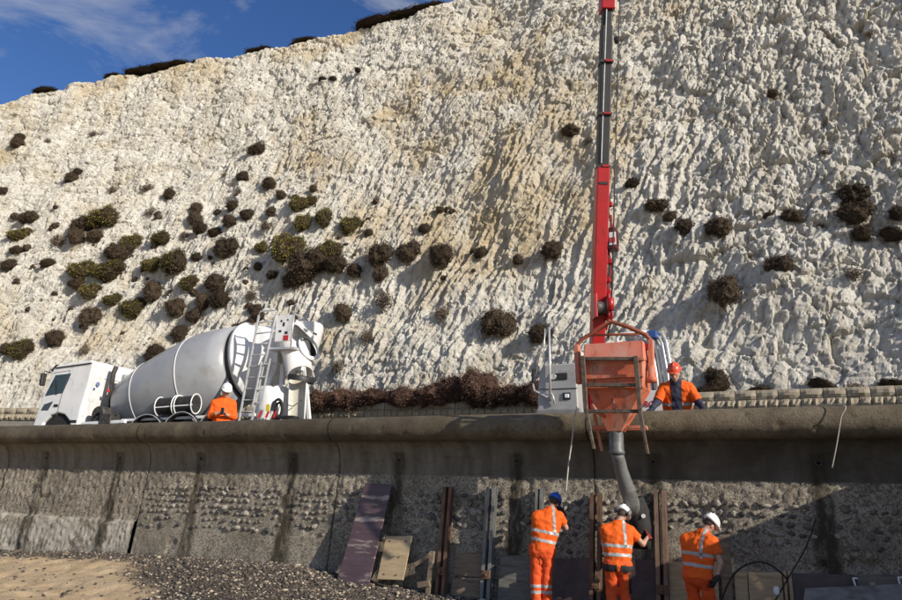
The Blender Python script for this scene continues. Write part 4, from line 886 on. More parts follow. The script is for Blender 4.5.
# access platform, guard and ladder
pl = MB(); pl.box((-10.72, TY0+.32, 4.86), (.85, .75, .05)); plat = pl.build('platform', ALU, truck, bevel=.01)
b = MB(); b.box((-10.70, TY0-.02, 5.33), (.56, .025, .62)); gp = b.build('guard_panel', WHITE, plat, bevel=.01)
for (x, z, w, h) in ((-10.80, 5.50, .05, .05), (-10.72, 5.42, .06, .09), (-10.60, 5.52, .04, .04), (-10.82, 5.26, .08, .05), (-10.62, 5.22, .09, .06)):
    b = MB(); b.box((x, TY0-.034, z), (w, .012, h)); b.build('guard_slot', BLACKP, gp)
b = MB(); b.box((-10.62, TY0-.036, 5.10), (.16, .012, .12)); b.build('warning_plate', REDP, gp, bevel=.004)
b = MB(); b.tube([(-10.45, TY0-.02, 4.88), (-10.42, TY0-.02, 5.66), (-10.42, TY0+.65, 5.66), (-10.45, TY0+.65, 4.88)], .022); b.tube([(-10.98, TY0+.65, 4.88), (-10.98, TY0+.65, 5.68), (-10.42, TY0+.65, 5.66)], .02); b.build('handrail', ALU, plat)
b = MB(); b.beam((-10.40, TY0+.05, 5.50), (-9.95, TY0+.20, 5.16), .05, .10); b.build('hopper_arm', WHITE, plat, bevel=.01)
b = MB(); b.box((-10.30, TY0+.35, 5.36), (.55, .5, .05), Matrix.Rotation(.3, 3, 'Y')); b.build('hopper_flap', mat('flap_grey', (.34, .35, .36), (.25, .25, .25), 6, .5), plat, bevel=.01)
lad = MB()
A0, A1, B0, B1 = V((-11.93, TY0-.05, 2.62)), V((-11.55, TY0-.05, 5.66)), V((-11.56, TY0-.05, 2.60)), V((-10.98, TY0-.05, 5.70))
lr = MB(); lr.beam(A0, A1, .045, .06, (0, 1, 0)); lr.beam(B0, B1, .045, .06, (0, 1, 0)); ladder = lr.build('ladder', ALU, truck, bevel=.008)
for k in range(11):
    t_ = .1+.84*k/10; b = MB(); b.tube([A0.lerp(A1, t_), B0.lerp(B1, t_)], .018, 8); b.build('rung', ALU, ladder)
b = MB()
C0, C1, D0, D1 = V((-11.42, TY0-.11, 3.52)), V((-11.26, TY0-.11, 4.55)), V((-11.18, TY0-.11, 3.50)), V((-11.0, TY0-.11, 4.62))
b.beam(C0, C1, .04, .05, (0, 1, 0)); b.beam(D0, D1, .04, .05, (0, 1, 0)); fl_ = b.build('folded_ladder', ALU, truck, bevel=.006)
for k in range(4): b = MB(); b.tube([C0.lerp(C1, .1+.27*k), D0.lerp(D1, .1+.27*k)], .016, 8); b.build('rung', ALU, fl_)
b = MB(); b.tube([A1, A1+V((.04, 0, .10)), B1+V((-.03, 0, .06)), B1], .02); b.build('ladder_top_bar', ALU, ladder)
# rear markings
b = MB(); b.box((-11.05, TY0+.05, 3.52), (.11, .012, .16)); b.build('hazard_plate', YEL, truck)
for k in range(5):
    b = MB(); b.beam((-11.3+.12*k, TY0+.02, 3.30), (-11.23+.12*k, TY0+.02, 3.44), .06, .015, (0, 1, 0)); b.build('chevron', (REDP, WPLATE)[k % 2], truck)
b = MB(); b.box((-10.55, TY0+.2, 3.32), (.62, .3, .06)); b.build('rear_step', BLACKP, truck, bevel=.01)
# park it a little askew: nose towards the wall
def park(o):
    for c in o.children:
        if c.type == 'MESH':
            A = np.empty(len(c.data.vertices)*3, np.float32); c.data.vertices.foreach_get('co', A); A = A.reshape(-1, 3)+np.array(ORG[c])
            u = A[:, 0]+19.3; k = 1+.11*sstep(2.2, 7.0, u); z = Z_PROM+(A[:, 2]-Z_PROM)*k; y = TYC+(A[:, 1]-TYC)*(1+.03*sstep(2.2, 7, u))-12.5; u = u*.9
            th = math.radians(9.0); B = np.stack([-19.3+u*math.cos(th)-y*math.sin(th), 12.5+u*math.sin(th)+y*math.cos(th), z], 1)
            c.data.vertices.foreach_set('co', (B-np.array(ORG[c])).astype(np.float32).ravel()); c.data.update()
        park(c)
park(truck)
# ------------------------------------------------------------------ crane lorry, end-on behind the wall
CREAM = mat('lorry_grey', (.40, .40, .39), (.31, .31, .30), 3, .45, c3=(.2, .19, .17), s3=5, lo3=.58, hi3=.8)
CRED = mat('crane_red', (.43, .012, .016), (.35, .011, .014), 3, .35, c3=(.20, .02, .02), s3=4, lo3=.62, hi3=.85, c4=(.10, .02, .02), s4=8, lo4=.58)
CBLK = mat('crane_black', (.012, .012, .013), (.025, .025, .026), 4, .55)
lorry = thing('crane_lorry', 'grey lorry with a tall red and black telescopic crane boom behind the wall', 'crane lorry', (-3.2, 15, Z_PROM))
LY = 12.55
b = MB(); b.box((-3.22, 15.0, 2.75), (2.2, 4.9, .3)); b.build('chassis', DARKM, lorry)
b = MB(); b.box((-3.22, 15.6, 3.02), (2.4, 3.6, .16)); b.build('deck', CREAM, lorry, bevel=.01)
b = MB(); b.prism([(-4.47, LY, 3.02), (-4.47, LY, 3.55), (-4.43, LY, 4.05), (-4.36, LY, 4.17), (-3.72, LY, 4.17), (-3.68, LY, 3.02)], (0, .9, 0)); cb = b.build('front_body', CREAM, lorry, bevel=.025, seg=3)
b = MB(); b.box((-4.05, LY-.006, 3.93), (.34, .02, .13)); b.build('vent', BLACKP, cb, bevel=.02)
b = MB(); b.lathe([(0, .06), (.02, .055)], (-4.15, LY-.012, 3.93), (0, -1, 0), 16); b.build('lamp', ALU, cb)
b = MB(); b.box((-4.07, LY-.004, 3.70), (.74, .012, .014)); b.build('body_seam', BLACKP, cb)
b = MB(); b.box((-3.90, LY-.008, 3.56), (.15, .03, .13)); hl = b.build('headlamp', BLACKP, cb, bevel=.012)
b = MB(); b.box((-3.89, LY-.026, 3.56), (.085, .02, .075)); b.build('lens', mat('lens', (.85, .87, .88), rough=.15), hl, bevel=.01)
b = MB(); b.box((-4.05, LY-.03, 3.20), (.86, .10, .26)); b.build('bumper', mat('bumper_grey', (.27, .27, .265), (.2, .2, .2), 5, .6), lorry, bevel=.03)
b = MB(); b.box((-4.55, LY+.02, 3.96), (.075, .09, .30)); mi_ = b.build('mirror', BLACKP, lorry, bevel=.03)
b = MB(); b.tube([(-4.56, LY, 3.82), (-4.52, LY-.04, 3.68), (-4.30, LY-.05, 3.56), (-4.18, LY-.02, 3.50)], .02); b.tube([(-4.40, LY-.05, 3.62), (-4.16, LY-.05, 3.60), (-4.12, LY-.04, 3.42)], .018); b.build('mirror_arm', ALU, mi_)
b = MB(); b.tube([(-4.20, LY-.05, 3.50), (-4.21, LY-.05, 4.88)], .022); b.tube([(-4.23, LY-.05, 4.86), (-4.40, LY-.02, 4.45), (-4.52, LY, 3.95)], .012); b.tube([(-4.29, LY-.05, 4.86), (-4.34, LY-.05, 4.2)], .012); b.build('aerial_pole', ALU, lorry)
# right-hand front panel with lettering
b = MB(); b.box((-2.32, LY, 3.40), (.62, .1, .40)); pn = b.build('lettered_panel', WPLATE, lorry, bevel=.012)
cu = bpy.data.curves.new('lettering', 'FONT'); cu.body = 'NRC'; cu.size = .15; cu.extrude = .004; cu.shear = .15; cu.align_x = 'CENTER'
to = bpy.data.objects.new('lettering_tmp', cu); COL.objects.link(to)
bpy.context.view_layer.update(); tme = bpy.data.meshes.new_from_object(to.evaluated_get(bpy.context.evaluated_depsgraph_get())); bpy.data.objects.remove(to)
lt = bpy.data.objects.new('lettering', tme); COL.objects.link(lt); tme.materials.clear(); tme.materials.append(REDP); lt.parent = pn
lq = onY(645.5, 406.8, LY-.056); lt.location = lq-org(pn); lt.rotation_euler = (math.pi/2, 0, 0)
# tube rack at the right
r_t = random.Random(11)
for k in range(8):
    x = -2.52+.065*k; zt_ = 4.55+.05*math.sin(k*2.1)
    b = MB(); b.tube([(x+.10, LY+.05+.05*(k % 3), 3.1), (x+.05, LY+.05+.05*(k % 3), 3.9), (x-.02, LY+.07+.05*(k % 3), zt_-.1), (x-.10, LY+.12+.05*(k % 3), zt_+.05), (x-.25, LY+.3, zt_+.08)], .021+.008*(k % 2), 8); b.build('steel_tube', ALU, lorry)
b = MB(); b.box((-2.32, LY+.12, 4.62), (.17, .2, .14)); b.build('blue_box', BLUEP, lorry, bevel=.015)
b = MB(); b.tube([(-2.98, LY+.2, 4.2), (-2.98, LY+.2, 4.62), (-2.90, LY+.2, 4.70), (-2.40, LY+.2, 4.70)], .035, 10); b.tube([(-3.12, LY+.3, 4.2), (-2.86, LY+.3, 4.58)], .03); b.tube([(-3.0, LY+.35, 4.62), (-2.82, LY+.35, 4.2)], .025); b.build('pipe_frame', WHITE, lorry)
b = MB(); b.box((-2.75, LY+.6, 4.0), (.9, .4, .9)); b.build('engine_cover', DARKM, lorry, bevel=.03)
# wheels
for y in (13.1, 16.4):
    for x, dr in ((-4.42, 1), (-2.05, -1)):
        b = MB(); b.lathe([(0, .28), (0, .45), (.04, .48), (.26, .48), (.3, .45), (.3, .28)], (x, y, Z_PROM+.48), (dr, 0, 0), 24, False); ty = b.build('wheel', RUBBER, lorry)
        b = MB(); b.lathe([(.03, .29), (.08, .27), (.1, .1)], (x, y, Z_PROM+.48), (dr, 0, 0), 16); b.build('rim', ALU, ty)
# column and boom
P0, P1 = onY(597, 345, 13.1), onY(608.5, -45, 11.6)
bd = (P1-P0); rt = V((.895, .446, 0)); fw = bd.normalized().cross(rt).normalized()
b = MB(); b.lathe([(0, .34), (.1, .34), (.12, .26), (1.1, .24)], (P0.x-.05, 13.25, 3.1), (0, 0, 1), 24); b.build('crane_column', CRED, lorry)
b = MB(); b.box((P0.x-.02, 13.15, 4.2), (.34, .5, .5)); b.build('slew_head', CRED, lorry, bevel=.04)
def boom(t0, t1, w, dp, m, name, off=0.0):
    a = P0+bd*t0+rt*off; c = P0+bd*t1+rt*off; b = MB(); b.beam(a, c, w, dp, fw); return b.build(name, m, lorry, bevel=.02)
def at_py(py):   # parameter along the boom for a picture row
    lo, hi = 0., 1.
    for _ in range(40):
        mid = (lo+hi)/2; q = P0+bd*mid; c = RC.T @ (np.array(q)-np.array([0, 0, EYE])); y = 300+F_PX*c[1]/c[2]
        if y > py: lo = mid
        else: hi = mid
    return lo
s1 = boom(-.02, at_py(167), .245, .34, CRED, 'boom_section')
s2 = boom(at_py(180), at_py(28), .215, .28, CBLK, 'boom_section')
s3 = boom(at_py(70), 1.0, .18, .23, CBLK, 'boom_section')
boom(at_py(12), at_py(-8), .27, .34, CRED, 'boom_collar')
b = MB(); q0, q1 = P0+bd*at_py(165)-rt*.05-fw*.15, P0+bd*at_py(0)-rt*.03-fw*.13; b.beam(q0, q1, .018, .02, fw); b.build('hose_guide', ALU, s2)
for py in (64, 116, 168):
    t_ = at_py(py); b = MB(); b.beam(P0+bd*(t_-.003)-fw*.02, P0+bd*(t_+.003)-fw*.02, .25, .31, fw); b.build('boom_clamp', CBLK, s2)
    b = MB(); b.beam(P0+bd*(t_-.002)-fw*.16+rt*.03, P0+bd*(t_+.003)-fw*.16+rt*.03, .13, .06, fw); b.build('roller', CRED, s2)
t_ = at_py(186); b = MB(); b.beam(P0+bd*t_-fw*.16, P0+bd*(t_+.006)-fw*.16, .16, .05, fw); b.build('boom_plate', CBLK, s1)
b = MB(); t_ = at_py(42); b.box(P0+bd*t_+rt*.19-fw*.1, (.10, .12, .12)); b.build('limit_weight', BLACKP, lorry, bevel=.03)
# winch and control gear beside the boom
b = MB(); q = P0+bd*at_py(308)-fw*.28; b.lathe([(-.10, .16), (-.095, .17), (-.09, .12), (.09, .12), (.095, .17), (.10, .16)], q, rt, 24); wd = b.build('winch_drum', DARKM, lorry)
b = MB(); b.beam(q-rt*.125-V((0, 0, .22)), q-rt*.125+V((0, 0, .24)), .05, .32, fw); b.beam(q+rt*.125-V((0, 0, .22)), q+rt*.125+V((0, 0, .24)), .05, .32, fw); b.build('winch_frame', CRED, lorry, bevel=.01)
q = P0+bd*at_py(240)+rt*.22-fw*.05; b = MB(); b.box(q, (.2, .25, .44)); cbx = b.build('control_box', mat('maroon', (.10, .008, .01), (.05, .006, .008), 6, .4), lorry, bevel=.03)
b = MB(); b.box(q+V((.04, -.13, -.02)), (.13, .02, .26)); b.build('label_plate', WPLATE, cbx, bevel=.006)
b = MB(); b.box(q+V((.04, -.143, -.05)), (.11, .012, .10)); b.build('label_stripe', REDP, cbx)
for k, (pa, pb, off) in enumerate(((215, 330, .19), (255, 338, .225), (190, 300, .165))):
    pts = [P0+bd*at_py(pa+(pb-pa)*i/10)+rt*(off+.03*math.sin(i*1.7+k))-fw*.04 for i in range(11)]
    b = MB(); b.tube(pts, .018, 6); b.build('hydraulic_hose', (CRED, RUBBER, DARKM)[k], lorry)
for py, w in ((205, .1), (262, .16), (280, .12), (292, .14)):
    b = MB(); b.box(P0+bd*at_py(py)+rt*.155-fw*.06, (w, .10, .09)); b.build('valve_block', CRED, lorry, bevel=.012)
# ------------------------------------------------------------------ concrete hopper slung over the wall
ORA = mat('hopper_orange', (.58, .145, .065), (.50, .105, .05), 4, .6, .002, 40, c3=(.50, .27, .19), s3=3.5, lo3=.46, hi3=.68, stretch=(1, 1, .6), c4=(.16, .055, .035), s4=7, lo4=.53, hi4=.66)
ORP = mat('hopper_faded', (.62, .20, .13), (.56, .135, .075), 6, .65, c3=(.55, .30, .23), s3=3, lo3=.45, hi3=.7, c4=(.38, .10, .06), s4=6)
FRM = mat('concrete_crusted_steel', (.06, .045, .033), (.15, .12, .09), 14, .85, .004, 50, c3=(.22, .07, .035), s3=6, lo3=.55, hi3=.7)
HYF, HYB = 10.02, 10.64; HYC = (HYF+HYB)/2
tl, tr_, ml, mr = onY(582, 343, HYF), onY(641, 340.5, HYF), onY(583, 361, HYF), onY(643, 359, HYF)
hx0, hx1 = ml.x, mr.x; zt0, zm, zl, zn = tl.z, ml.z, onY(584, 389, HYF).z, onY(616, 432, HYC).z; hxc = onY(616, 432, HYC).x
hopper = thing('concrete_hopper', 'orange concrete skip hopper with conical base hanging over the sea wall', 'hopper', (hxc, HYC, zn))
def frustum(b, x0, x1, y0, y1, z0, X0, X1, Y0, Y1, z1): return b.hexa([(x0, y0, z0), (x1, y0, z0), (x1, y1, z0), (x0, y1, z0), (X0, Y0, z1), (X1, Y0, z1), (X1, Y1, z1), (X0, Y1, z1)])
b = MB(); w_ = .025
b = MB(); b.prism([(hx0, HYF, zm), (hx1, HYF, zm), (hx1-.02, HYF+.10, zt0), (hx0, HYF+.10, zt0)], (0, .02, 0)); b.prism([(hx1, HYF, zm), (hx1, HYB, zm), (hx1-.02, HYB-.05, zt0), (hx1-.02, HYF+.1, zt0)], (-.02, 0, 0)); b.prism([(hx0, HYF, zm), (hx0, HYB, zm), (hx0, HYB-.05, zt0), (hx0, HYF+.1, zt0)], (.02, 0, 0)); b.prism([(hx0, HYB, zm), (hx1, HYB, zm), (hx1-.02, HYB-.05, zt0), (hx0, HYB-.05, zt0)], (0, -.02, 0)); b.build('rim_skirt', ORP, hopper, bevel=.006)
b = MB(); frustum(b, hx0+.03, hx1-.03, HYF+.04, HYB-.04, zl, hx0+.01, hx1-.01, HYF+.02, HYB-.02, zm); b.build('upper_body', ORA, hopper, bevel=.01)
nr = .105
b = MB(); frustum(b, hxc-nr, hxc+nr, HYC-nr, HYC+nr, zn, hx0+.03, hx1-.03, HYF+.04, HYB-.04, zl); b.build('cone', ORA, hopper, bevel=.008)
b = MB(); zb_ = .6*zl+.4*zm; b.box(((hx0+hx1)/2, HYF+.02, zb_), (hx1-hx0-.02, .05, .05)); b.box(((hx0+hx1)/2, HYF+.025, zm-.02), (hx1-hx0+.03, .06, .04)); b.box(((hx0+hx1)/2, HYF+.03, zl), (hx1-hx0-.03, .05, .035)); b.build('stiffener', ORA, hopper, bevel=.006)
b = MB(); zg = onY(616, 427, HYF+.2).z; b.box((hxc+.02, HYC-.02, zg), (.86, .05, .05)); b.box((hxc+.02, HYC+.2, zg), (.80, .05, .05)); b.build('cross_bar', ORA, hopper, bevel=.006)
# front frame of two rails and rungs
rl = [onY(582.5, 356, HYF-.08), onY(586, 410, HYF-.08), onY(590, 430, HYF-.08), onY(594, 449, HYF-.06)]
rr_ = [onY(635.5, 356, HYF-.08), onY(640, 410, HYF-.08), onY(643.5, 432, HYF-.08), onY(648, 454, HYF-.06)]
for pts in (rl, rr_):
    b = MB()
    for i, (a, c) in enumerate(zip(pts, pts[1:])): b.beam(a, c, .062-.012*i, .05, (0, 1, 0))
    fr = b.build('front_rail', FRM, hopper, bevel=.006)
for py in (358.5, 385, 411):
    k = (py-356)/54; b = MB(); b.beam(rl[0].lerp(rl[1], k)+V((0, .03, 0)), rr_[0].lerp(rr_[1], k)+V((0, .03, 0)), .05, .055, (0, 1, 0)); b.build('rung', FRM, fr, bevel=.005)
rb = [[q+V((-.02, .52, 0)) for q in (rl[1], rl[2], rl[3])], [q+V((-.02, .52, 0)) for q in (rr_[1], rr_[2], rr_[3])]]
for pts in rb[:1]:
    b = MB()
    for a, c in zip(pts, pts[1:]): b.beam(a, c, .045, .045, (0, 1, 0))
    b.build('rear_leg', ORA, hopper, bevel=.005)
# lifting bail
bl = [onY(577.5, 362, HYC), onY(576.5, 347, HYC), onY(581, 340, HYC), onY(596, 331, HYC), onY(611, 321.5, HYC), onY(628, 327, HYC), onY(646, 335, HYC), onY(650.5, 340, HYC), onY(651, 358, HYC)]
b = MB(); b.tube(bl, .032, 8); bail = b.build('lifting_bail', mat('bail_rust', (.36, .085, .04), (.22, .07, .04), 10, .7), hopper)
b = MB(); b.tube([onY(585, 335.5, HYC), onY(648, 333.5, HYC)], .018, 8); b.build('bail_bar', MATS['bail_rust'], bail)
b = MB(); b.beam(onY(577, 345, HYC), onY(579, 384, HYC), .07, .12, (0, 1, 0)); b.beam(onY(651, 340, HYC), onY(651.5, 367, HYC), .075, .12, (0, 1, 0)); b.build('side_bracket', ORA, hopper, bevel=.01)
b = MB(); b.box(onY(646, 347, HYC), (.13, .1, .09)); b.build('lug', CRED, hopper, bevel=.01)
b = MB(); b.lathe([(0, .055), (.16, .055), (.17, .07), (.24, .07)], onY(651.5, 366, HYC-.05), (0, 0, -1), 14); b.build('damper', ORA, hopper)
b = MB(); b.tube([onY(592, 405, HYF+.05), onY(597, 412, HYF), onY(606, 417, HYF+.02)], .03); b.tube([onY(612, 398, HYF+.1), onY(614, 409, HYF+.02)], .022); b.build('gate_lever', ORA, hopper)
# crane wire from the boom tip down to the bail
b = MB(); tipw = P1+V((.25, 0, .1)); b.tube([bl[4]+V((0, 0, -.01)), bl[4].lerp(tipw, .5), tipw], .011, 6); b.build('crane_wire', DARKM, lorry)
b = MB(); b.tube([bl[4]+V((0, 0, .02)), bl[4]+V((.03, 0, .10)), bl[4]+V((0, 0, .18)), bl[4]+V((-.03, 0, .12)), bl[4]+V((0, 0, .03))], .016, 6); b.lathe([(0, .05), (.18, .06), (.2, .03)], bl[4]+V((0, 0, .17)), (0, 0, 1), 12); b.build('crane_hook', CRED, lorry)
# tremie hose
STEEL = mat('wet_steel', (.07, .072, .074), (.17, .175, .17), 9, .55, .002, 30, metal=.25); HOSE = mat('grey_hose', (.06, .063, .062), (.23, .235, .22), 5, .5, .006, 18, c3=(.10, .10, .10), s3=5)
b = MB(); q = V((hxc, HYC, zn)); b.lathe([(.05, .10), (-.02, .105), (-.26, .105), (-.28, .115), (-.32, .115)], q, (0, 0, 1), 22); b.build('outlet_collar', STEEL, hopper)
tp = [q+V((0, 0, -.28)), onY(618, 457, HYC+.04), onY(621, 470, HYC+.14), onY(625.5, 484, HYC+.27), onY(630.5, 499, HYC+.4), onY(635, 512, 10.86)]
b = MB(); b.tube(tp, [.10, .093, .097, .105, .112, .115], 18); o = b.build('tremie_hose', HOSE, None, loc=tp[0], bevel=0); tag(o, 'grey concrete delivery hose hanging from the orange hopper outlet', 'hose')
b = MB(); gp_ = [onY(633, 499, 10.88), onY(638, 512, 10.92), onY(641, 528, 10.95), onY(642, 548, 10.97)]
b.tube(gp_, [.155, .165, .15, .13], 14); o = b.build('rubber_gaiter', RUBBER, None, loc=gp_[0]); tag(o, 'black rubber sleeve below the grey hose, by the crouched worker with a white helmet', 'sleeve')
b = MB(); b.lathe([(0, .045), (.012, .04)], onY(634.5, 503.5, 10.72), (0, -1, .1), 14); b.build('white_patch', WPLATE, o); b = MB(); b.lathe([(0, .03), (.012, .03)], onY(643.5, 516, 10.77), (0, -1, .1), 12); b.build('white_patch', WPLATE, o)
# ------------------------------------------------------------------ props against the wall
RUST = mat('rusty_steel', (.12, .062, .036), (.21, .125, .08), 9, .8, .003, 60, c3=(.05, .035, .028), s3=4, stretch=(1, 1, .4))
RUST2 = mat('rusty_steel_pale', (.19, .115, .08), (.28, .19, .14), 9, .8, .003, 60, c3=(.09, .055, .04), s3=4, stretch=(1, 1, .4))
GSTEEL = mat('grey_steel', (.14, .145, .135), (.23, .235, .22), 7, .6, .002, 50, c3=(.11, .07, .045), s3=5, stretch=(1, 1, .4))
def plank_mat(name, a, b_, c): return mat(name, a, b_, 3.5, .8, .004, 20, c3=c, s3=1.6, lo3=.5, hi3=.7, stretch=(1, 1, 6))
OAK = plank_mat('weathered_plank', (.16, .115, .075), (.26, .195, .13), (.09, .07, .05)); GREYW = plank_mat('grey_plank', (.13, .12, .10), (.21, .19, .16), (.075, .068, .06))
PLY = plank_mat('plywood', (.40, .29, .165), (.52, .40, .245), (.27, .18, .10)); PURP = mat('film_faced_ply', (.078, .047, .053), (.118, .076, .082), 3, .45, .002, 30, c3=(.36, .29, .25), s3=2.0, lo3=.52, hi3=.60, stretch=(.6, 1, 2.6)); DPURP = mat('dark_film_ply', (.06, .037, .036), (.11, .072, .066), 4, .5, .002, 30, c3=(.14, .11, .09), s3=3, lo3=.58, hi3=.75)
def wall_front(z): return wall_face_y(z)-.055
def soldier(px, py, m, label, gap=.055, w=.058, bot=-.25):
    top = onY(px, py, wall_front(1.85)); zt_ = top.z
    t = thing('soldier_post', label, 'steel post', (top.x, wall_front(0), bot), 'steel posts standing against the wall')
    for sx in (-1, 1):
        x = top.x+sx*(gap/2+w/2)
        for (dx, dy, ww, dd) in ((0, 0, w, .014), (-w/2+.006, -.045, .012, .09), (w/2-.006, -.045, .012, .09)): pass
        b = MB(); yt_, yb_ = wall_front(zt_)-.05, wall_front(bot)-.05; xb = x
        for (dx, dy, ww, dd) in ((-sx*(w/2-.007), 0, .014, .11), (0, -.05, w, .012), (0, .05, w, .012)):
            b.hexa([(xb+dx-ww/2, yb_+dy-dd/2, bot), (xb+dx+ww/2, yb_+dy-dd/2, bot), (xb+dx+ww/2, yb_+dy+dd/2, bot), (xb+dx-ww/2, yb_+dy+dd/2, bot), (x+dx-ww/2, yt_+dy-dd/2, zt_), (x+dx+ww/2, yt_+dy-dd/2, zt_), (x+dx+ww/2, yt_+dy+dd/2, zt_), (x+dx-ww/2, yt_+dy+dd/2, zt_)])
        b.build('channel', m, t)
    zb = .52; b = MB(); b.box((top.x, wall_front(zb)-.12, zb), (.16, .03, .13)); pl_ = b.build('tie_plate', RUST, t, bevel=.006)
    b = MB(); b.lathe([(0, .03), (.05, .03)], (top.x, wall_front(zb)-.13, zb), (0, -1, 0), 6); b.build('nut', RUST, pl_)
    return t
soldier(450, 487, RUST, 'dark rusty double channel post right of the plywood offcut, leftmost of the steel posts')
soldier(493, 487, GSTEEL, 'grey-green double channel post left of the worker in the blue helmet')
soldier(541, 488, GSTEEL, 'grey post mostly hidden behind the worker in the blue helmet', gap=.03, w=.045)
soldier(597, 493, RUST, 'dark rusty double channel post between the blue-helmeted worker and the hose worker')
soldier(660.5, 490, RUST2, 'pale rusty double channel post right of the concrete hose, rightmost of the tall posts')
def board(name, tl_, tr2, br, bl_, m, th, label, cat, group=None):
    """flat sheet through four corner points, thickness th towards the wall"""
    a, b_, c, d = [V(p) for p in (tl_, tr2, br, bl_)]; n = (b_-a).cross(d-a).normalized()
    if n.y < 0: n = -n
    bb = MB(); bb.hexa([d, c, c+n*th, d+n*th, a, b_, b_+n*th, a+n*th]); o = bb.build(name, m, None, loc=(c+d)/2, bevel=.004)
    return tag(o, label, cat, group)
board('plywood_sheet', onY(365, 483, 11.30), onY(392, 484, 11.30), onY(368, 587, 10.78), onY(335, 587, 10.78), PURP, .02, 'tall purple-brown plywood sheet leaning on the wall, smeared with sand', 'board')
o = board('plywood_offcut', onY(386, 536, 11.12), onY(412, 536, 11.12), onY(403, 580, 10.90), onY(377, 579, 10.90), PLY, .02, 'pale plywood offcut leaning on the wall beside the tall purple sheet', 'board')
for px, py in ((390, 541), (406, 541), (399, 557), (384, 574), (396, 575)):
    k = (py-536)/43; b = MB(); b.lathe([(0, .012), (.006, .012)], onY(px, py, 11.12-.22*k-.005), (0, -1, .3), 8); b.build('bolt_hole', DARKM, o)
t = thing('timber_bracket', 'small brown timber bracket beside the leftmost steel post', 'timber', (onY(428, 592, 11.0)), None)
b = MB(); b.beam(onY(432.5, 551, 11.08), onY(428, 594, 10.98), .085, .05, (0, 1, 0)); b.build('upright', OAK, t, bevel=.005)
b = MB(); b.beam(onY(415, 565, 11.02), onY(431, 554, 11.06), .065, .05, (0, 1, 0)); b.build('brace', OAK, t, bevel=.005)
b = MB(); b.beam(onY(418, 585, 10.98), onY(430, 583, 10.98), .09, .06, (0, 1, 0)); b.build('foot_block', OAK, t, bevel=.005)
# shutter boards slotted between the posts: every board a thing
GS = 'shutter boards low down between the posts'
def strip(px0, px1, py0, py1, m, label, name='shutter_board', off=.0, tilt=0):
    q0, q1 = onY(px0, py0, 11.14), onY(px1, py0+tilt, 11.14); zlo = onY((px0+px1)/2, py1, 11.14).z
    y0, y1 = wall_front((q0.z+q1.z)/2)-off, wall_front(zlo)-off-.01
    return board(name, (q0.x, y0, q0.z), (q1.x, y0, q1.z), (q1.x, y1, zlo), (q0.x, y1, zlo), m, .022, label, 'board', GS)
strip(452, 489, 553, 577, OAK, 'upper brown plank between the leftmost rusty post and the grey-green post')
strip(450, 488, 578, 606, OAK, 'lower brown plank between the leftmost rusty post and the grey-green post')
strip(497, 531, 556, 606, GREYW, 'grey board between the grey-green post and the blue-helmeted worker')
strip(550, 592, 559, 606, DPURP, 'dark purple sheet just right of the blue-helmeted worker')
strip(604, 657, 560, 606, DPURP, 'dark purple sheet behind the worker holding the hose')
strip(667, 716, 562, 606, PLY, 'pale plywood sheet behind the stooping worker on the right')
strip(718, 728, 535, 606, OAK, 'narrow upright timber just right of the stooping worker', 'timber_upright', off=.04)
strip(733, 746, 572, 606, PLY, 'short light plank at the left end of the right-hand boards')
strip(747, 781, 573, 606, PLY, 'knotty plywood board with dark marks on the lower right')
strip(790, 855, 574, 606, DPURP, 'long dark purple board on the lower right', tilt=1.5)
strip(857, 915, 575, 606, GREYW, 'grey-brown board at the lower right corner', tilt=1)
strip(782.5, 785.5, 571, 606, PLY, 'left one of the two thin battens on the lower right boards', 'batten', off=.03)
strip(787.5, 791, 571, 606, PLY, 'right one of the two thin battens on the lower right boards', 'batten', off=.03)
strip(870, 876, 583, 606, PLY, 'short pale batten near the lower right corner', 'batten', off=.03)
for px0, px1, py, lab in ((853, 857, 578, 'white clip on the dark purple board at lower right'), (898, 901, 577, 'white clip at the right edge of the boards')):
    q = onY(px0, py, 11.05); q2 = onY(px1, py+12, 11.03); b = MB(); b.beam(q, q2, .02, .02, (0, 1, 0)); b.beam(q, q+V((.05, 0, .0)), .02, .02, (0, 1, 0)); o = b.build('shutter_clip', WPLATE, None, loc=q2); tag(o, lab, 'clip')
t = board('steel_sheet', onY(805, 588, 10.75), onY(916, 583, 10.75), onY(916, 612, 10.35), onY(802, 612, 10.35), mat('dusty_sheet', (.17, .165, .15), (.26, .25, .225), 6, .85, .003, 30, c3=(.11, .10, .085), s3=4), .012, 'grey steel sheet lying in front of the boards at the lower right', 'steel sheet')
b = MB(); q = onY(777, 596, 10.95); b.lathe([(0, .03), (.03, .045), (.10, .04), (.12, .025)], q, (0, 0, 1), 10); o = b.build('plastic_cup', WPLATE, None, loc=q); tag(o, 'small white plastic cup at the foot of the battens', 'cup')
# hoses, cables and ropes
def rope(name, pts, r, m, label, cat):
    # smooth through the points
    P_ = [V(p) for p in pts]; out = []
    for i in range(len(P_)-1):
        p0, p1, p2, p3 = P_[max(i-1, 0)], P_[i], P_[i+1], P_[min(i+2, len(P_)-1)]
        for k in range(6):
            s = k/6; out.append(.5*((2*p1)+(p2-p0)*s+(2*p0-5*p1+4*p2-p3)*s*s+(3*p1-p0-3*p2+p3)*s**3))
    out.append(P_[-1]); b = MB(); b.tube(out, r, 8); o = b.build(name, m, None, loc=P_[-1]); return tag(o, label, cat)
ROPE = mat('pale_rope', (.52, .49, .43), (.40, .37, .32), 40, .9, .003, 90)
rope('rubber_hose', [onY(721, 604, 10.8), onY(727, 586, 10.83), onY(737, 571, 10.88), onY(751, 563, 10.92), onY(766, 563, 10.96), onY(779, 571, 11.0), onY(788, 580, 10.98)], .012, RUBBER, 'black rubber hose looping up beside the stooping worker', 'hose')
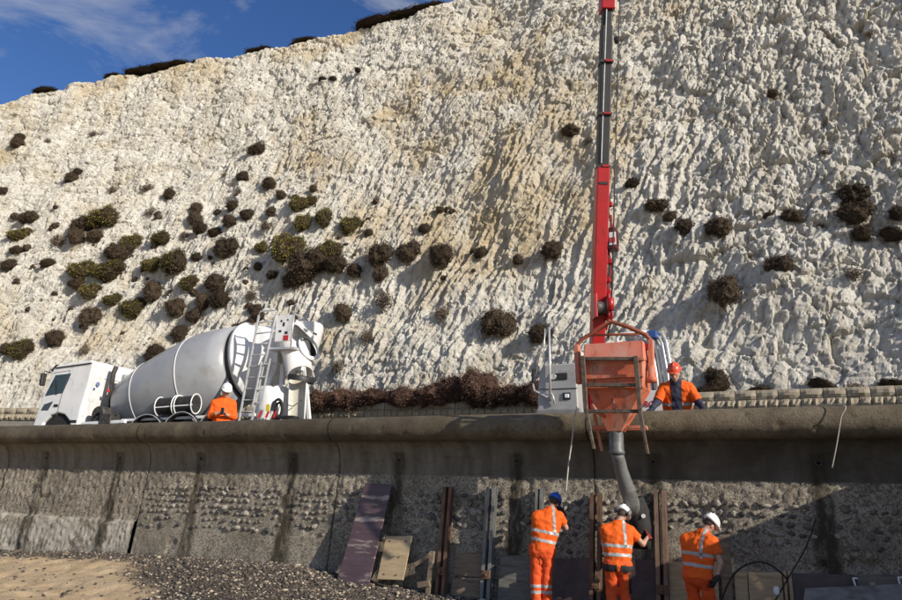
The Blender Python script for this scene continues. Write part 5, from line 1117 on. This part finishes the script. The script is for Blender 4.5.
rope('thin_cable', [onY(816, 518, 11.31), onY(809, 540, 11.24), onY(799, 560, 11.15), onY(787, 580, 11.02), onY(772, 606, 10.85)], .010, RUBBER, 'thin black cable running down the wall to the battens', 'cable')
rope('tag_line', [onY(577, 407, 10.94), onY(575, 415, 10.90), onY(572, 440, 10.86), onY(568.5, 465, 10.82), onY(566, 492, 10.78)], .011, ROPE, 'pale rope hanging from the wall top to the worker in the blue helmet', 'rope')
rope('hand_line', [V((-.02, 11.35, 3.125)), onY(843, 405, 10.97), onY(841, 418, 10.93), onY(837, 443, 10.95), onY(832, 468, 10.98)], .007, ROPE, 'thin white cord hanging over the wall lip at the right', 'cord')
# unseen panel added on the right to cast shade on the lower wall
t = thing('shade_panel', 'tall plywood panel added out of view on the right to shade the wall', 'shade panel', (2.1, 10.0, 0))
for k in range(3):
    b = MB(); b.box((2.1, 9.3+.78*k, 1.38), (.025, .77, 2.8)); b.build('plywood_face', PLY, t, bevel=.003)
for z in (.5, 1.2, 1.9, 2.6):
    b = MB(); b.box((2.17, 10.08, z), (.1, 2.4, .08)); b.build('waler', OAK, t, bevel=.004)
for y in (9.3, 10.7): b = MB(); b.beam((2.2, y, 2.6), (3.6, y, .0), .07, .07); b.build('prop', GSTEEL, t)
# ------------------------------------------------------------------ people: signed-distance bodies turned into one continuous skin each
class SDF:
    def __init__(s, h): s.p = []; s.h = h
    def cone(s, a, b, ra, rb=None, k=.03): s.p.append(('c', np.array(a, float), np.array(b, float), ra, ra if rb is None else rb, k)); return s
    def ell(s, c, r, k=.03, R=None): s.p.append(('e', np.array(c, float), np.array(r, float), R, None, k)); return s
    def field(s, clips=()):
        lo = np.full(3, 1e9); hi = -lo
        for q in s.p:
            m = max(q[3], q[4]) if q[0] == 'c' else max(q[2])
            pts = (q[1], q[2]) if q[0] == 'c' else (q[1],)
            for p in pts: lo = np.minimum(lo, p-m); hi = np.maximum(hi, p+m)
        lo -= .05; hi += .05; h = s.h; n = np.ceil((hi-lo)/h).astype(int)+1
        ax = [lo[i]+h*np.arange(n[i]) for i in range(3)]; D = np.full(n, .2)
        for q in s.p:
            m = (max(q[3], q[4]) if q[0] == 'c' else max(q[2]))+.09; k = q[5]
            pts = np.array((q[1], q[2]) if q[0] == 'c' else (q[1],))
            i0 = np.clip(np.floor((pts.min(0)-m-lo)/h).astype(int), 0, n-1); i1 = np.clip(np.ceil((pts.max(0)+m-lo)/h).astype(int)+1, 1, n)
            X, Y, Z = np.meshgrid(*[ax[i][i0[i]:i1[i]] for i in range(3)], indexing='ij'); P_ = np.stack([X, Y, Z], -1)
            if q[0] == 'c':
                ba = q[2]-q[1]; t = np.clip(((P_-q[1])@ba)/max(ba@ba, 1e-9), 0, 1); d = np.linalg.norm(P_-q[1]-t[..., None]*ba, axis=-1)-(q[3]+(q[4]-q[3])*t)
            else:
                L_ = P_-q[1]
                if q[3] is not None: L_ = L_ @ q[3]
                u = np.linalg.norm(L_/q[2], axis=-1); g = np.linalg.norm(L_/q[2]**2, axis=-1); d = np.where(g > 1e-6, u*(u-1)/np.maximum(g, 1e-6), -min(q[2]))
            sl = tuple(slice(i0[i], i1[i]) for i in range(3)); a = D[sl]
            hh = np.clip(.5+.5*(a-d)/k, 0, 1); D[sl] = a*(1-hh)+d*hh-k*hh*(1-hh)
        if clips:
            X, Y, Z = np.meshgrid(*ax, indexing='ij')
            for (pt, nrm) in clips:
                nrm = np.array(nrm, float); nrm /= np.linalg.norm(nrm); D = np.maximum(D, (X-pt[0])*nrm[0]+(Y-pt[1])*nrm[1]+(Z-pt[2])*nrm[2])
        return D, lo, h
    def mesh(s, clips=(), noise=0.0, nscale=.08, seed=0):
        D, lo, h = s.field(clips)
        if noise:
            n = D.shape; X, Y, Z = [lo[i]+h*np.arange(n[i]) for i in range(3)]
            A = perlin((X[:, None]+.6*Y[None])/nscale, (Y[None]*.3+X[:, None]*0)/nscale, seed)[:, :, None]*0
            gx, gy, gz = np.meshgrid(X, Y, Z, indexing='ij')
            D = D+noise*(perlin((gx+.5*gy)/nscale+.7*np.sin(gz*9), (gz*1.3+.4*gy)/nscale, seed)+.5*perlin((gx-gy)/nscale*2, gz/nscale*1.7, seed+1))
        return nets(D, lo, h)
def nets(D, lo, h):
    n = np.array(D.shape); ins = D < 0
    c = np.zeros(n-1, int)
    for dx in (0, 1):
        for dy in (0, 1):
            for dz in (0, 1): c += ins[dx:n[0]-1+dx, dy:n[1]-1+dy, dz:n[2]-1+dz]
    act = (c > 0) & (c < 8); idx = -np.ones(n-1, int); I = np.argwhere(act); idx[act] = np.arange(len(I))
    S = np.zeros((len(I), 3)); W_ = np.zeros(len(I)); cor = [(a, b, e) for a in (0, 1) for b in (0, 1) for e in (0, 1)]
    for p in cor:
        for a in range(3):
            if p[a] == 0:
                q = list(p); q[a] = 1
                d0 = D[I[:, 0]+p[0], I[:, 1]+p[1], I[:, 2]+p[2]]; d1 = D[I[:, 0]+q[0], I[:, 1]+q[1], I[:, 2]+q[2]]
                x = (d0 < 0) != (d1 < 0); t = np.where(x, d0/np.where(x, d0-d1, 1), 0)
                pt = np.array(p, float)[None].repeat(len(I), 0); pt[:, a] += t; S += pt*x[:, None]; W_ += x
    Vt = lo+h*(I+S/np.maximum(W_, 1)[:, None]); F_ = []
    for a in range(3):
        b, e = (a+1) % 3, (a+2) % 3
        sl0 = [slice(None)]*3; sl1 = [slice(None)]*3; sl0[a] = slice(0, -1); sl1[a] = slice(1, None)
        s0, s1 = ins[tuple(sl0)], ins[tuple(sl1)]; E_ = np.argwhere(s0 != s1); E_ = E_[(E_[:, b] > 0) & (E_[:, e] > 0) & (E_[:, b] < n[b]-1) & (E_[:, e] < n[e]-1)]
        fl = s0[E_[:, 0], E_[:, 1], E_[:, 2]]
        def g(db, de):
            q = E_.copy(); q[:, b] -= db; q[:, e] -= de; return idx[q[:, 0], q[:, 1], q[:, 2]]
        Q = np.stack([g(1, 1), g(0, 1), g(0, 0), g(1, 0)], 1); Q[~fl] = Q[~fl][:, ::-1]; F_.append(Q)
    return Vt, np.concatenate(F_)
SKIN = mat('skin', (.46, .27, .19), (.40, .22, .15), 12, .55)
HIVIS = mat('hivis_orange', (.78, .125, .012), (.70, .10, .010), 5, .75, .004, 30, spec=.25)
HIVIS2 = mat('hivis_trousers', (.75, .10, .022), (.64, .08, .02), 5, .75, .006, 22, spec=.25)
BAND = mat('reflective_band', (.40, .39, .38), (.33, .32, .31), 20, .45)
NAVY = mat('navy_cloth', (.018, .02, .045), (.03, .032, .06), 8, .85); BLK = mat('black_cloth', (.012, .012, .013), (.025, .024, .024), 8, .8)
HAIR = mat('hair', (.045, .03, .02), rough=.7); REDG = mat('red_glove', (.30, .03, .03), (.2, .025, .025), 20, .7); BOOT = mat('boot', (.05, .035, .025), (.09, .07, .05), 12, .7)
HEL = {'white': mat('helmet_white', (.78, .78, .77), rough=.3), 'blue': mat('helmet_blue', (.025, .11, .55), rough=.3), 'red': mat('helmet_red', (.62, .085, .04), rough=.3)}
def person(name, label, loc, J, opts):
    """J: joints in metres, (right, away, up) from the spot on the ground, as seen from the camera"""
    loc = V(loc); aw = V((loc.x, loc.y, 0)).normalized(); ri = V((aw.y, -aw.x, 0))
    R_ = np.array([list(ri), list(aw), [0, 0, 1]])
    T = lambda p: np.array(p, float)
    t = thing(name, label, 'person', loc, 'workers in orange'); t.scale = (opts.get('sc', 1.0),)*3
    def put(nm, VF, m, smooth=True, parent=t):
        Vt, F_ = VF; me = np_mesh(nm, Vt @ R_, F_, smooth); return link_mesh(nm, me, m, parent, loc)
    g = {k: T(v) for k, v in J.items()}
    hd, nk = g['head'], g['neck']; up = (hd-nk)/np.linalg.norm(hd-nk); fc = T(opts['face']); fc = fc-up*(fc@up); fc /= np.linalg.norm(fc); sd = np.cross(fc, up)
    Rh = np.stack([sd, fc, up], 1)
    hp = (g['hipL']+g['hipR'])/2; sh = (g['shL']+g['shR'])/2
    # continuous body under the clothes
    s = SDF(.0105)
    s.ell(hd+up*.03, (.075, .093, .10), R=Rh).ell(hd-up*.045+fc*.02, (.056, .068, .078), R=Rh, k=.04)
    s.ell(hd-up*.02+fc*.10, (.014, .022, .026), R=Rh, k=.02).ell(hd+sd*.076-up*.01, (.010, .022, .032), R=Rh, k=.01).ell(hd-sd*.076-up*.01, (.010, .022, .032), R=Rh, k=.01)
    s.ell(hd+fc*.078-up*.07, (.03, .018, .012), R=Rh, k=.02).ell(hd+fc*.062-up*.105, (.03, .025, .02), R=Rh, k=.03)
    s.cone(nk-up*.03, hd-up*.04, .054, .054, .02).cone(sh+(hp-sh)*.2, hp, .085, .085, .04).cone(g['shL'], g['shR'], .045, k=.03)
    for S_ in 'LR':
        s.cone(g['sh'+S_], g['el'+S_], .052, .041, .03).cone(g['el'+S_], g['wr'+S_], .041, .029, .02)
        s.cone(g['hip'+S_], g['kn'+S_], .08, .055, .04).cone(g['kn'+S_], g['an'+S_], .055, .04, .03)
    put('body', s.mesh(), SKIN)
    # eyes
    for sg in (-1, 1):
        b = MB(); q = hd+fc*.082+sd*sg*.032+up*.005; b.lathe([(-.012, .002), (-.006, .012), (0, .013), (.005, .008)], V((R_.T @ q))+loc, V(R_.T @ fc), 10); b.build('eye', mat('eye', (.05, .035, .03), rough=.2), t)
    # shirt
    ws = opts.get('loose', 1.0); tn = (hp-sh)/np.linalg.norm(hp-sh); fr = T(opts.get('front', opts['face'])); lat = g['shR']-g['shL']; lat /= np.linalg.norm(lat)
    hem = hp+tn*opts.get('hem', .08)
    s = SDF(.0115); hl = (g['hipR']-g['hipL'])
    s.cone(g['shL']+lat*.055+tn*.06, g['hipL']*.5+hp*.5+tn*.12, .112*ws, .118*ws, .07).cone(g['shR']-lat*.055+tn*.06, g['hipR']*.5+hp*.5+tn*.12, .112*ws, .118*ws, .07).cone(sh+tn*.1, hp+tn*.12, .125*ws, .125*ws, .07)
    s.cone(g['shL']+tn*.01, g['shR']+tn*.01, .070*ws, k=.06).cone(nk-tn*.035, sh+tn*.03, .070, .10, .05).cone(nk-tn*.01, g['shL'], .052, .062, .05).cone(nk-tn*.01, g['shR'], .052, .062, .05)
    clips = [(hem, tn), (nk-tn*.045, -tn)]
    ls = opts.get('sleeve', .62)
    put('shirt', s.mesh(clips, .010, .10, 3) if False else (VF := s.mesh(clips, .012, .10, opts.get('seed', 1))), opts.get('shirt', HIVIS))
    VFs = VF
    for S_ in 'LR':
        a, e, w = g['sh'+S_], g['el'+S_], g['wr'+S_]; s = SDF(.0105)
        if ls <= 1:
            end = a+(e-a)*ls; s.cone(a, end+(e-a)*.12, .078*ws, .072*ws); cl = [(end, e-a)]
        else:
            end = e+(w-e)*(ls-1); s.cone(a, e, .076*ws, .060*ws, .03).cone(e, end+(w-e)*.1, .060*ws, .050*ws, .03); cl = [(end, w-e)]
        put('sleeve', s.mesh(cl, .005, .07, 5), opts.get('sleeve_mat', opts.get('shirt', HIVIS)))
    if opts.get('cuff'):
        for S_ in 'LR':
            e, w = g['el'+S_], g['wr'+S_]; s = SDF(.0105); s.cone(e+(g['sh'+S_]-e)*.25, e, .066, .062, .03).cone(e, w, .062, .046, .03); put('cuff', s.mesh([(w, w-e)], .005, .07, 5), opts['cuff'])
    # trousers
    s = SDF(.0115); s.cone(g['hipL'], g['hipR'], .125, k=.05).cone(hp-tn*.10, hp, .135, .14, .05)
    for S_ in 'LR': s.cone(g['hip'+S_], g['kn'+S_], .108, .085, .045).cone(g['kn'+S_], g['an'+S_], .083, .078, .04)
    VFt = s.mesh([((0, 0, min(g['anL'][2], g['anR'][2])-.03), (0, 0, -1)), (hp-tn*.12, -tn)], .009, .10, 9); tr_o = put('trousers', VFt, opts.get('trousers', HIVIS2))
    # reflective bands: strips lifted off the cloth
    def bands(VF, sel, m, nm, lift=.004):
        Vt, F_ = VF; C_ = Vt[F_].mean(1); k = sel(C_)
        if not k.any(): return
        F2 = F_[k]; u, inv = np.unique(F2, return_inverse=True); F3 = inv.reshape(F2.shape)
        nr = np.cross(Vt[F_[:, 1]]-Vt[F_[:, 0]], Vt[F_[:, 2]]-Vt[F_[:, 0]]); vn = np.zeros_like(Vt)
        for j in range(4): np.add.at(vn, F_[:, j], nr)
        vn /= np.maximum(np.linalg.norm(vn, axis=1), 1e-12)[:, None]; put(nm, (Vt[u]+vn[u]*lift, F3), m)
    L_ = np.linalg.norm(hp-sh)
    def along(C_): return (C_-sh)@tn
    for z0 in opts.get('bands', (.26, .40)): bands(VFs, lambda C_: np.abs(along(C_)-z0) < .024, BAND, 'reflective_band')
    for sg in opts.get('braces', (-1, 1)): bands(VFs, lambda C_: (np.abs((C_-sh)@lat-sg*.10) < .023) & (along(C_) < .26), BAND, 'shoulder_band')
    if opts.get('open_front'): bands(VFs, lambda C_: (np.abs((C_-sh)@lat) < .085-.02*along(C_)) & ((C_-sh-tn*.2)@fr > 0), NAVY, 'open_front', .007)
    if opts.get('leg_bands', True):
        for z0 in opts.get('lz', (.40, .31, .15)): bands(VFt, lambda C_: np.abs(C_[:, 2]-z0) < .024, BAND, 'leg_band')
    if opts.get('pockets'):
        bands(VFt, lambda C_: (np.abs(along(C_)-L_-.05) < .045) & (np.abs((C_-hp)@lat) > .03), BLK, 'pocket', .012)
        bands(VFt, lambda C_: ((C_-hp)@lat > .155) & (C_[:, 2] < .75) & (C_[:, 2] > .45), BLK, 'side_panel', .006)
    if opts.get('back_pocket'):
        bands(VFt, lambda C_: (np.abs(along(C_)-L_-.15) < .075) & (np.abs((C_-hp)@lat+opts['back_pocket']) < .07) & ((C_-hp)@fr < 0), opts.get('trousers', HIVIS2), 'pocket', .016)
    # boots
    for S_ in 'LR':
        a = g['an'+S_]; f2 = T(opts.get('toe', opts['face'])); f2[2] = 0; f2 /= np.linalg.norm(f2); s = SDF(.012)
        gz = a[2]-.085; s.cone(a+[0, 0, .06], (a[0], a[1], gz+.05), .058, .052, .03).cone((a[0], a[1], gz+.042), T((a[0], a[1], gz+.038))+f2*.15, .048, .042, .03)
        put('boot', s.mesh([((0, 0, gz), (0, 0, -1))]), BOOT)
    # gloved hands
    for S_ in 'LR':
        w, d = g['wr'+S_], T(opts.get('hand'+S_, g['wr'+S_]-g['el'+S_])); d = d/np.linalg.norm(d); pn = T(opts.get('palm'+S_, (0, 1, 0))); pn = pn-d*(pn@d); pn /= np.linalg.norm(pn); ac = np.cross(d, pn)
        sg = opts.get('thumb'+S_, 1); cu = opts.get('curl'+S_, .5); s = SDF(.0062); s.cone(w-d*.045, w+d*.01, .037, .033, .02)
        s.ell(w+d*.055, (.042, .019, .055), R=np.stack([ac, pn, d], 1), k=.02)
        for i, (o_, l_) in enumerate(((-.031, .068), (-.010, .080), (.011, .076), (.031, .060))):
            a = w+d*.095+ac*o_*sg; k1 = a+(d*math.cos(cu*.8)+pn*math.sin(cu*.8))*l_*.5; k2 = k1+(d*math.cos(cu*2)+pn*math.sin(cu*2))*l_*.5
            s.cone(a, k1, .0115, .0105, .006).cone(k1, k2, .0105, .009, .006)
        a = w+d*.035-ac*.035*sg; k1 = a+(d*.6-ac*sg*.7+pn*.35)*.042; s.cone(a, k1, .014, .0125, .012).cone(k1, k1+(d*.85-ac*sg*.2+pn*.4)*.036, .0125, .010, .008)
        put('glove', s.mesh(), opts.get('glove', BLK))
    # hair and helmet
    s = SDF(.0105); s.ell(hd+up*.028-fc*.012, (.080, .092, .098), R=Rh); put('hair', s.mesh([(hd-up*.035, -up*.8-fc*-.5), (hd+fc*.045, fc*1.0-up*.3)]), HAIR)
    s = SDF(.009); s.ell(hd+up*(.007+opts.get('hz', .048))-fc*.002, (.112, .138, .118), R=Rh); hc = hd+up*opts.get('hz', .048)
    hm = put('helmet', s.mesh([(hc, -up)]), HEL[opts['helmet']])
    s = SDF(.008); s.ell(hc+up*.004+fc*.012, (.122, .158, .014), R=Rh).ell(hc+fc*.11, (.085, .075, .012), R=Rh, k=.015)
    put('brim', s.mesh([(hc-up*.02, -up)]), HEL[opts['helmet']], parent=hm)
    s = SDF(.008); s.cone(hc-fc*.10+up*.085, hc+fc*.085+up*.10, .018, .016, .02); s.cone(hc-fc*.05+up*.112, hc+fc*.04+up*.115, .02, k=.02); put('helmet_ridge', s.mesh(), HEL[opts['helmet']], parent=hm)
    for q in opts.get('extras', ()):
        q(t, g, put, T, R_, loc, hd, up, fc, sd)
    return t
def ground(px, Y): p = onY(px, 560, Y); return float(beach_z(p.x, Y))-.01
def spot(px, Y, z):
    # ground spot under a picture column at depth Y
    p = onY(px, 560 if z < 1 else 410, Y); return (p.x, Y, z)
# 1: blue helmet, back to us, both hands up at the rope
JA = dict(head=(.09, .10, 1.735), neck=(.035, .05, 1.62), shL=(-.205, .0, 1.51), shR=(.175, .02, 1.52), elL=(-.22, .26, 1.35), wrL=(.02, .40, 1.51), elR=(.285, .15, 1.33), wrR=(.24, .27, 1.57), hipL=(-.205, -.03, .98), hipR=(-.015, -.03, .98), knL=(-.22, .0, .53), knR=(-.045, .01, .53), anL=(-.21, -.02, .09), anR=(-.03, .03, .09))
person('person', 'worker in orange with a blue helmet facing the wall and holding the rope', spot(549, 10.62, ground(549, 10.62)), JA, dict(sc=.91, face=(.25, 1, -.1), helmet='blue', braces=(1,), glove=BLK, back_pocket=-.02, hem=.03, loose=1.05, handL=(.5, .1, .6), handR=(-.5, .1, .7), lz=(.42, .33, .13), seed=1, extras=()))
# 2: white helmet, hands on the hose
def muffs(t, g, put, T, R_, loc, hd, up, fc, sd):
    for sg in (-1, 1): s = SDF(.008); s.ell(hd+sd*sg*.12+up*.05-fc*.03, (.028, .045, .05), R=np.stack([sd, fc, up], 1)); put('ear_defender', s.mesh(), mat('muff_grey', (.16, .17, .18), rough=.5))
JB = dict(head=(.10, .13, 1.59), neck=(.04, .06, 1.475), shL=(-.17, .0, 1.37), shR=(.21, .04, 1.37), elL=(-.14, .26, 1.16), wrL=(.10, .42, 1.16), elR=(.40, .10, 1.17), wrR=(.50, .26, 1.28), hipL=(-.085, -.04, .86), hipR=(.105, -.03, .86), knL=(-.095, .06, .47), knR=(.105, .08, .47), anL=(-.10, -.04, .09), anR=(.11, -.02, .09))
person('person', 'worker in orange with a white helmet and ear defenders gripping the concrete hose', spot(617, 10.45, ground(617, 10.45)), JB, dict(sc=.91, face=(.45, 1, -.35), helmet='white', braces=(1,), glove=REDG, pockets=True, hem=.04, loose=1.05, handR=(-.25, .5, .45), palmR=(-1, .2, 0), handL=(.8, .3, .2), leg_bands=False, seed=2, bands=(.24, .37), extras=(muffs,)))
# 3: white helmet, stooping to the right, arm hanging
JC = dict(head=(.175, .12, 1.50), neck=(.085, .07, 1.395), shL=(-.16, .12, 1.29), shR=(.20, -.07, 1.28), elL=(-.06, .32, 1.05), wrL=(.06, .44, .88), elR=(.285, -.13, 1.00), wrR=(.215, -.15, .78), hipL=(-.12, .0, .80), hipR=(.06, -.05, .80), knL=(-.10, .10, .44), knR=(.12, .05, .44), anL=(-.14, .0, .09), anR=(.10, -.06, .09))
person('person', 'stooping worker in orange with a plain white helmet and black gloves, rightmost on the beach', spot(699, 10.38, ground(699, 10.38)), JC, dict(sc=.92, face=(.9, .75, -.35), front=(.5, 1, 0), helmet='white', braces=(1,), glove=BLK, hem=.04, handR=(-.45, -.05, -.8), palmR=(-.8, .5, 0), seed=3, loose=1.10, back_pocket=-.07, lz=(.30, .2), bands=(.20, .355)))
# 4: promenade, by the mixer, looking down at a phone
def phone(t, g, put, T, R_, loc, hd, up, fc, sd):
    b = MB(); c = V(R_.T @ ((g['wrL']+g['wrR'])/2+T((0, -.09, .05))))+loc; b.box(c, (.085, .02, .15)); b.build('phone', BLACKP, t, bevel=.008)
JD = dict(head=(.02, -.08, 1.665), neck=(.0, -.01, 1.545), shL=(-.19, .0, 1.42), shR=(.19, .0, 1.42), elL=(-.25, -.05, 1.13), wrL=(-.10, -.24, 1.18), elR=(.25, -.03, 1.13), wrR=(.08, -.24, 1.16), hipL=(-.09, 0, .93), hipR=(.09, 0, .93), knL=(-.10, -.02, .5), knR=(.10, -.02, .5), anL=(-.10, 0, .09), anR=(.10, 0, .09))
person('person', 'worker in orange with a white helmet looking down, standing beside the mixer truck', spot(223, 12.12, Z_PROM+.005), JD, dict(sc=1.06, hz=.072, face=(.15, -1, -.12), front=(0, -1, 0), helmet='white', braces=(), glove=SKIN, sleeve=1.85, loose=1.03, hem=.14, bands=(.46,), handL=(.7, -.3, .2), handR=(-.7, -.3, .2), palmL=(0, 0, 1), palmR=(0, 0, 1), seed=4, extras=(phone,)))
# 5: red helmet, leaning with both hands on the wall top
def vest(t, g, put, T, R_, loc, hd, up, fc, sd):
    s = SDF(.011); s.cone((0, -.125, 1.42), (.01, -.07, .98), .055, .06, .03); put('open_jacket_front', s.mesh(), BLK)
JE = dict(head=(-.01, -.17, 1.675), neck=(.0, -.10, 1.56), shL=(-.20, -.05, 1.465), shR=(.20, -.05, 1.465), elL=(-.31, -.14, 1.22), wrL=(-.40, -.32, 1.085), elR=(.33, -.12, 1.21), wrR=(.40, -.30, 1.085), hipL=(-.10, .12, .92), hipR=(.10, .12, .92), knL=(-.10, .10, .5), knR=(.10, .10, .5), anL=(-.10, .16, .09), anR=(.10, .16, .09))
person('person', 'worker with a red helmet leaning on the wall top beside the hopper', spot(677.5, 12.08, Z_PROM+.005), JE, dict(hz=.072, face=(-.15, -1, -.1), front=(0, -1, 0), helmet='red', braces=(), glove=NAVY, sleeve=.92, cuff=NAVY, open_front=True, loose=1.1, hem=.10, bands=(.26, .42), handL=(-.2, -.8, -.3), handR=(.2, -.8, -.3), palmL=(0, 0, -1), palmR=(0, 0, -1), curlL=.15, curlR=.15, seed=5))
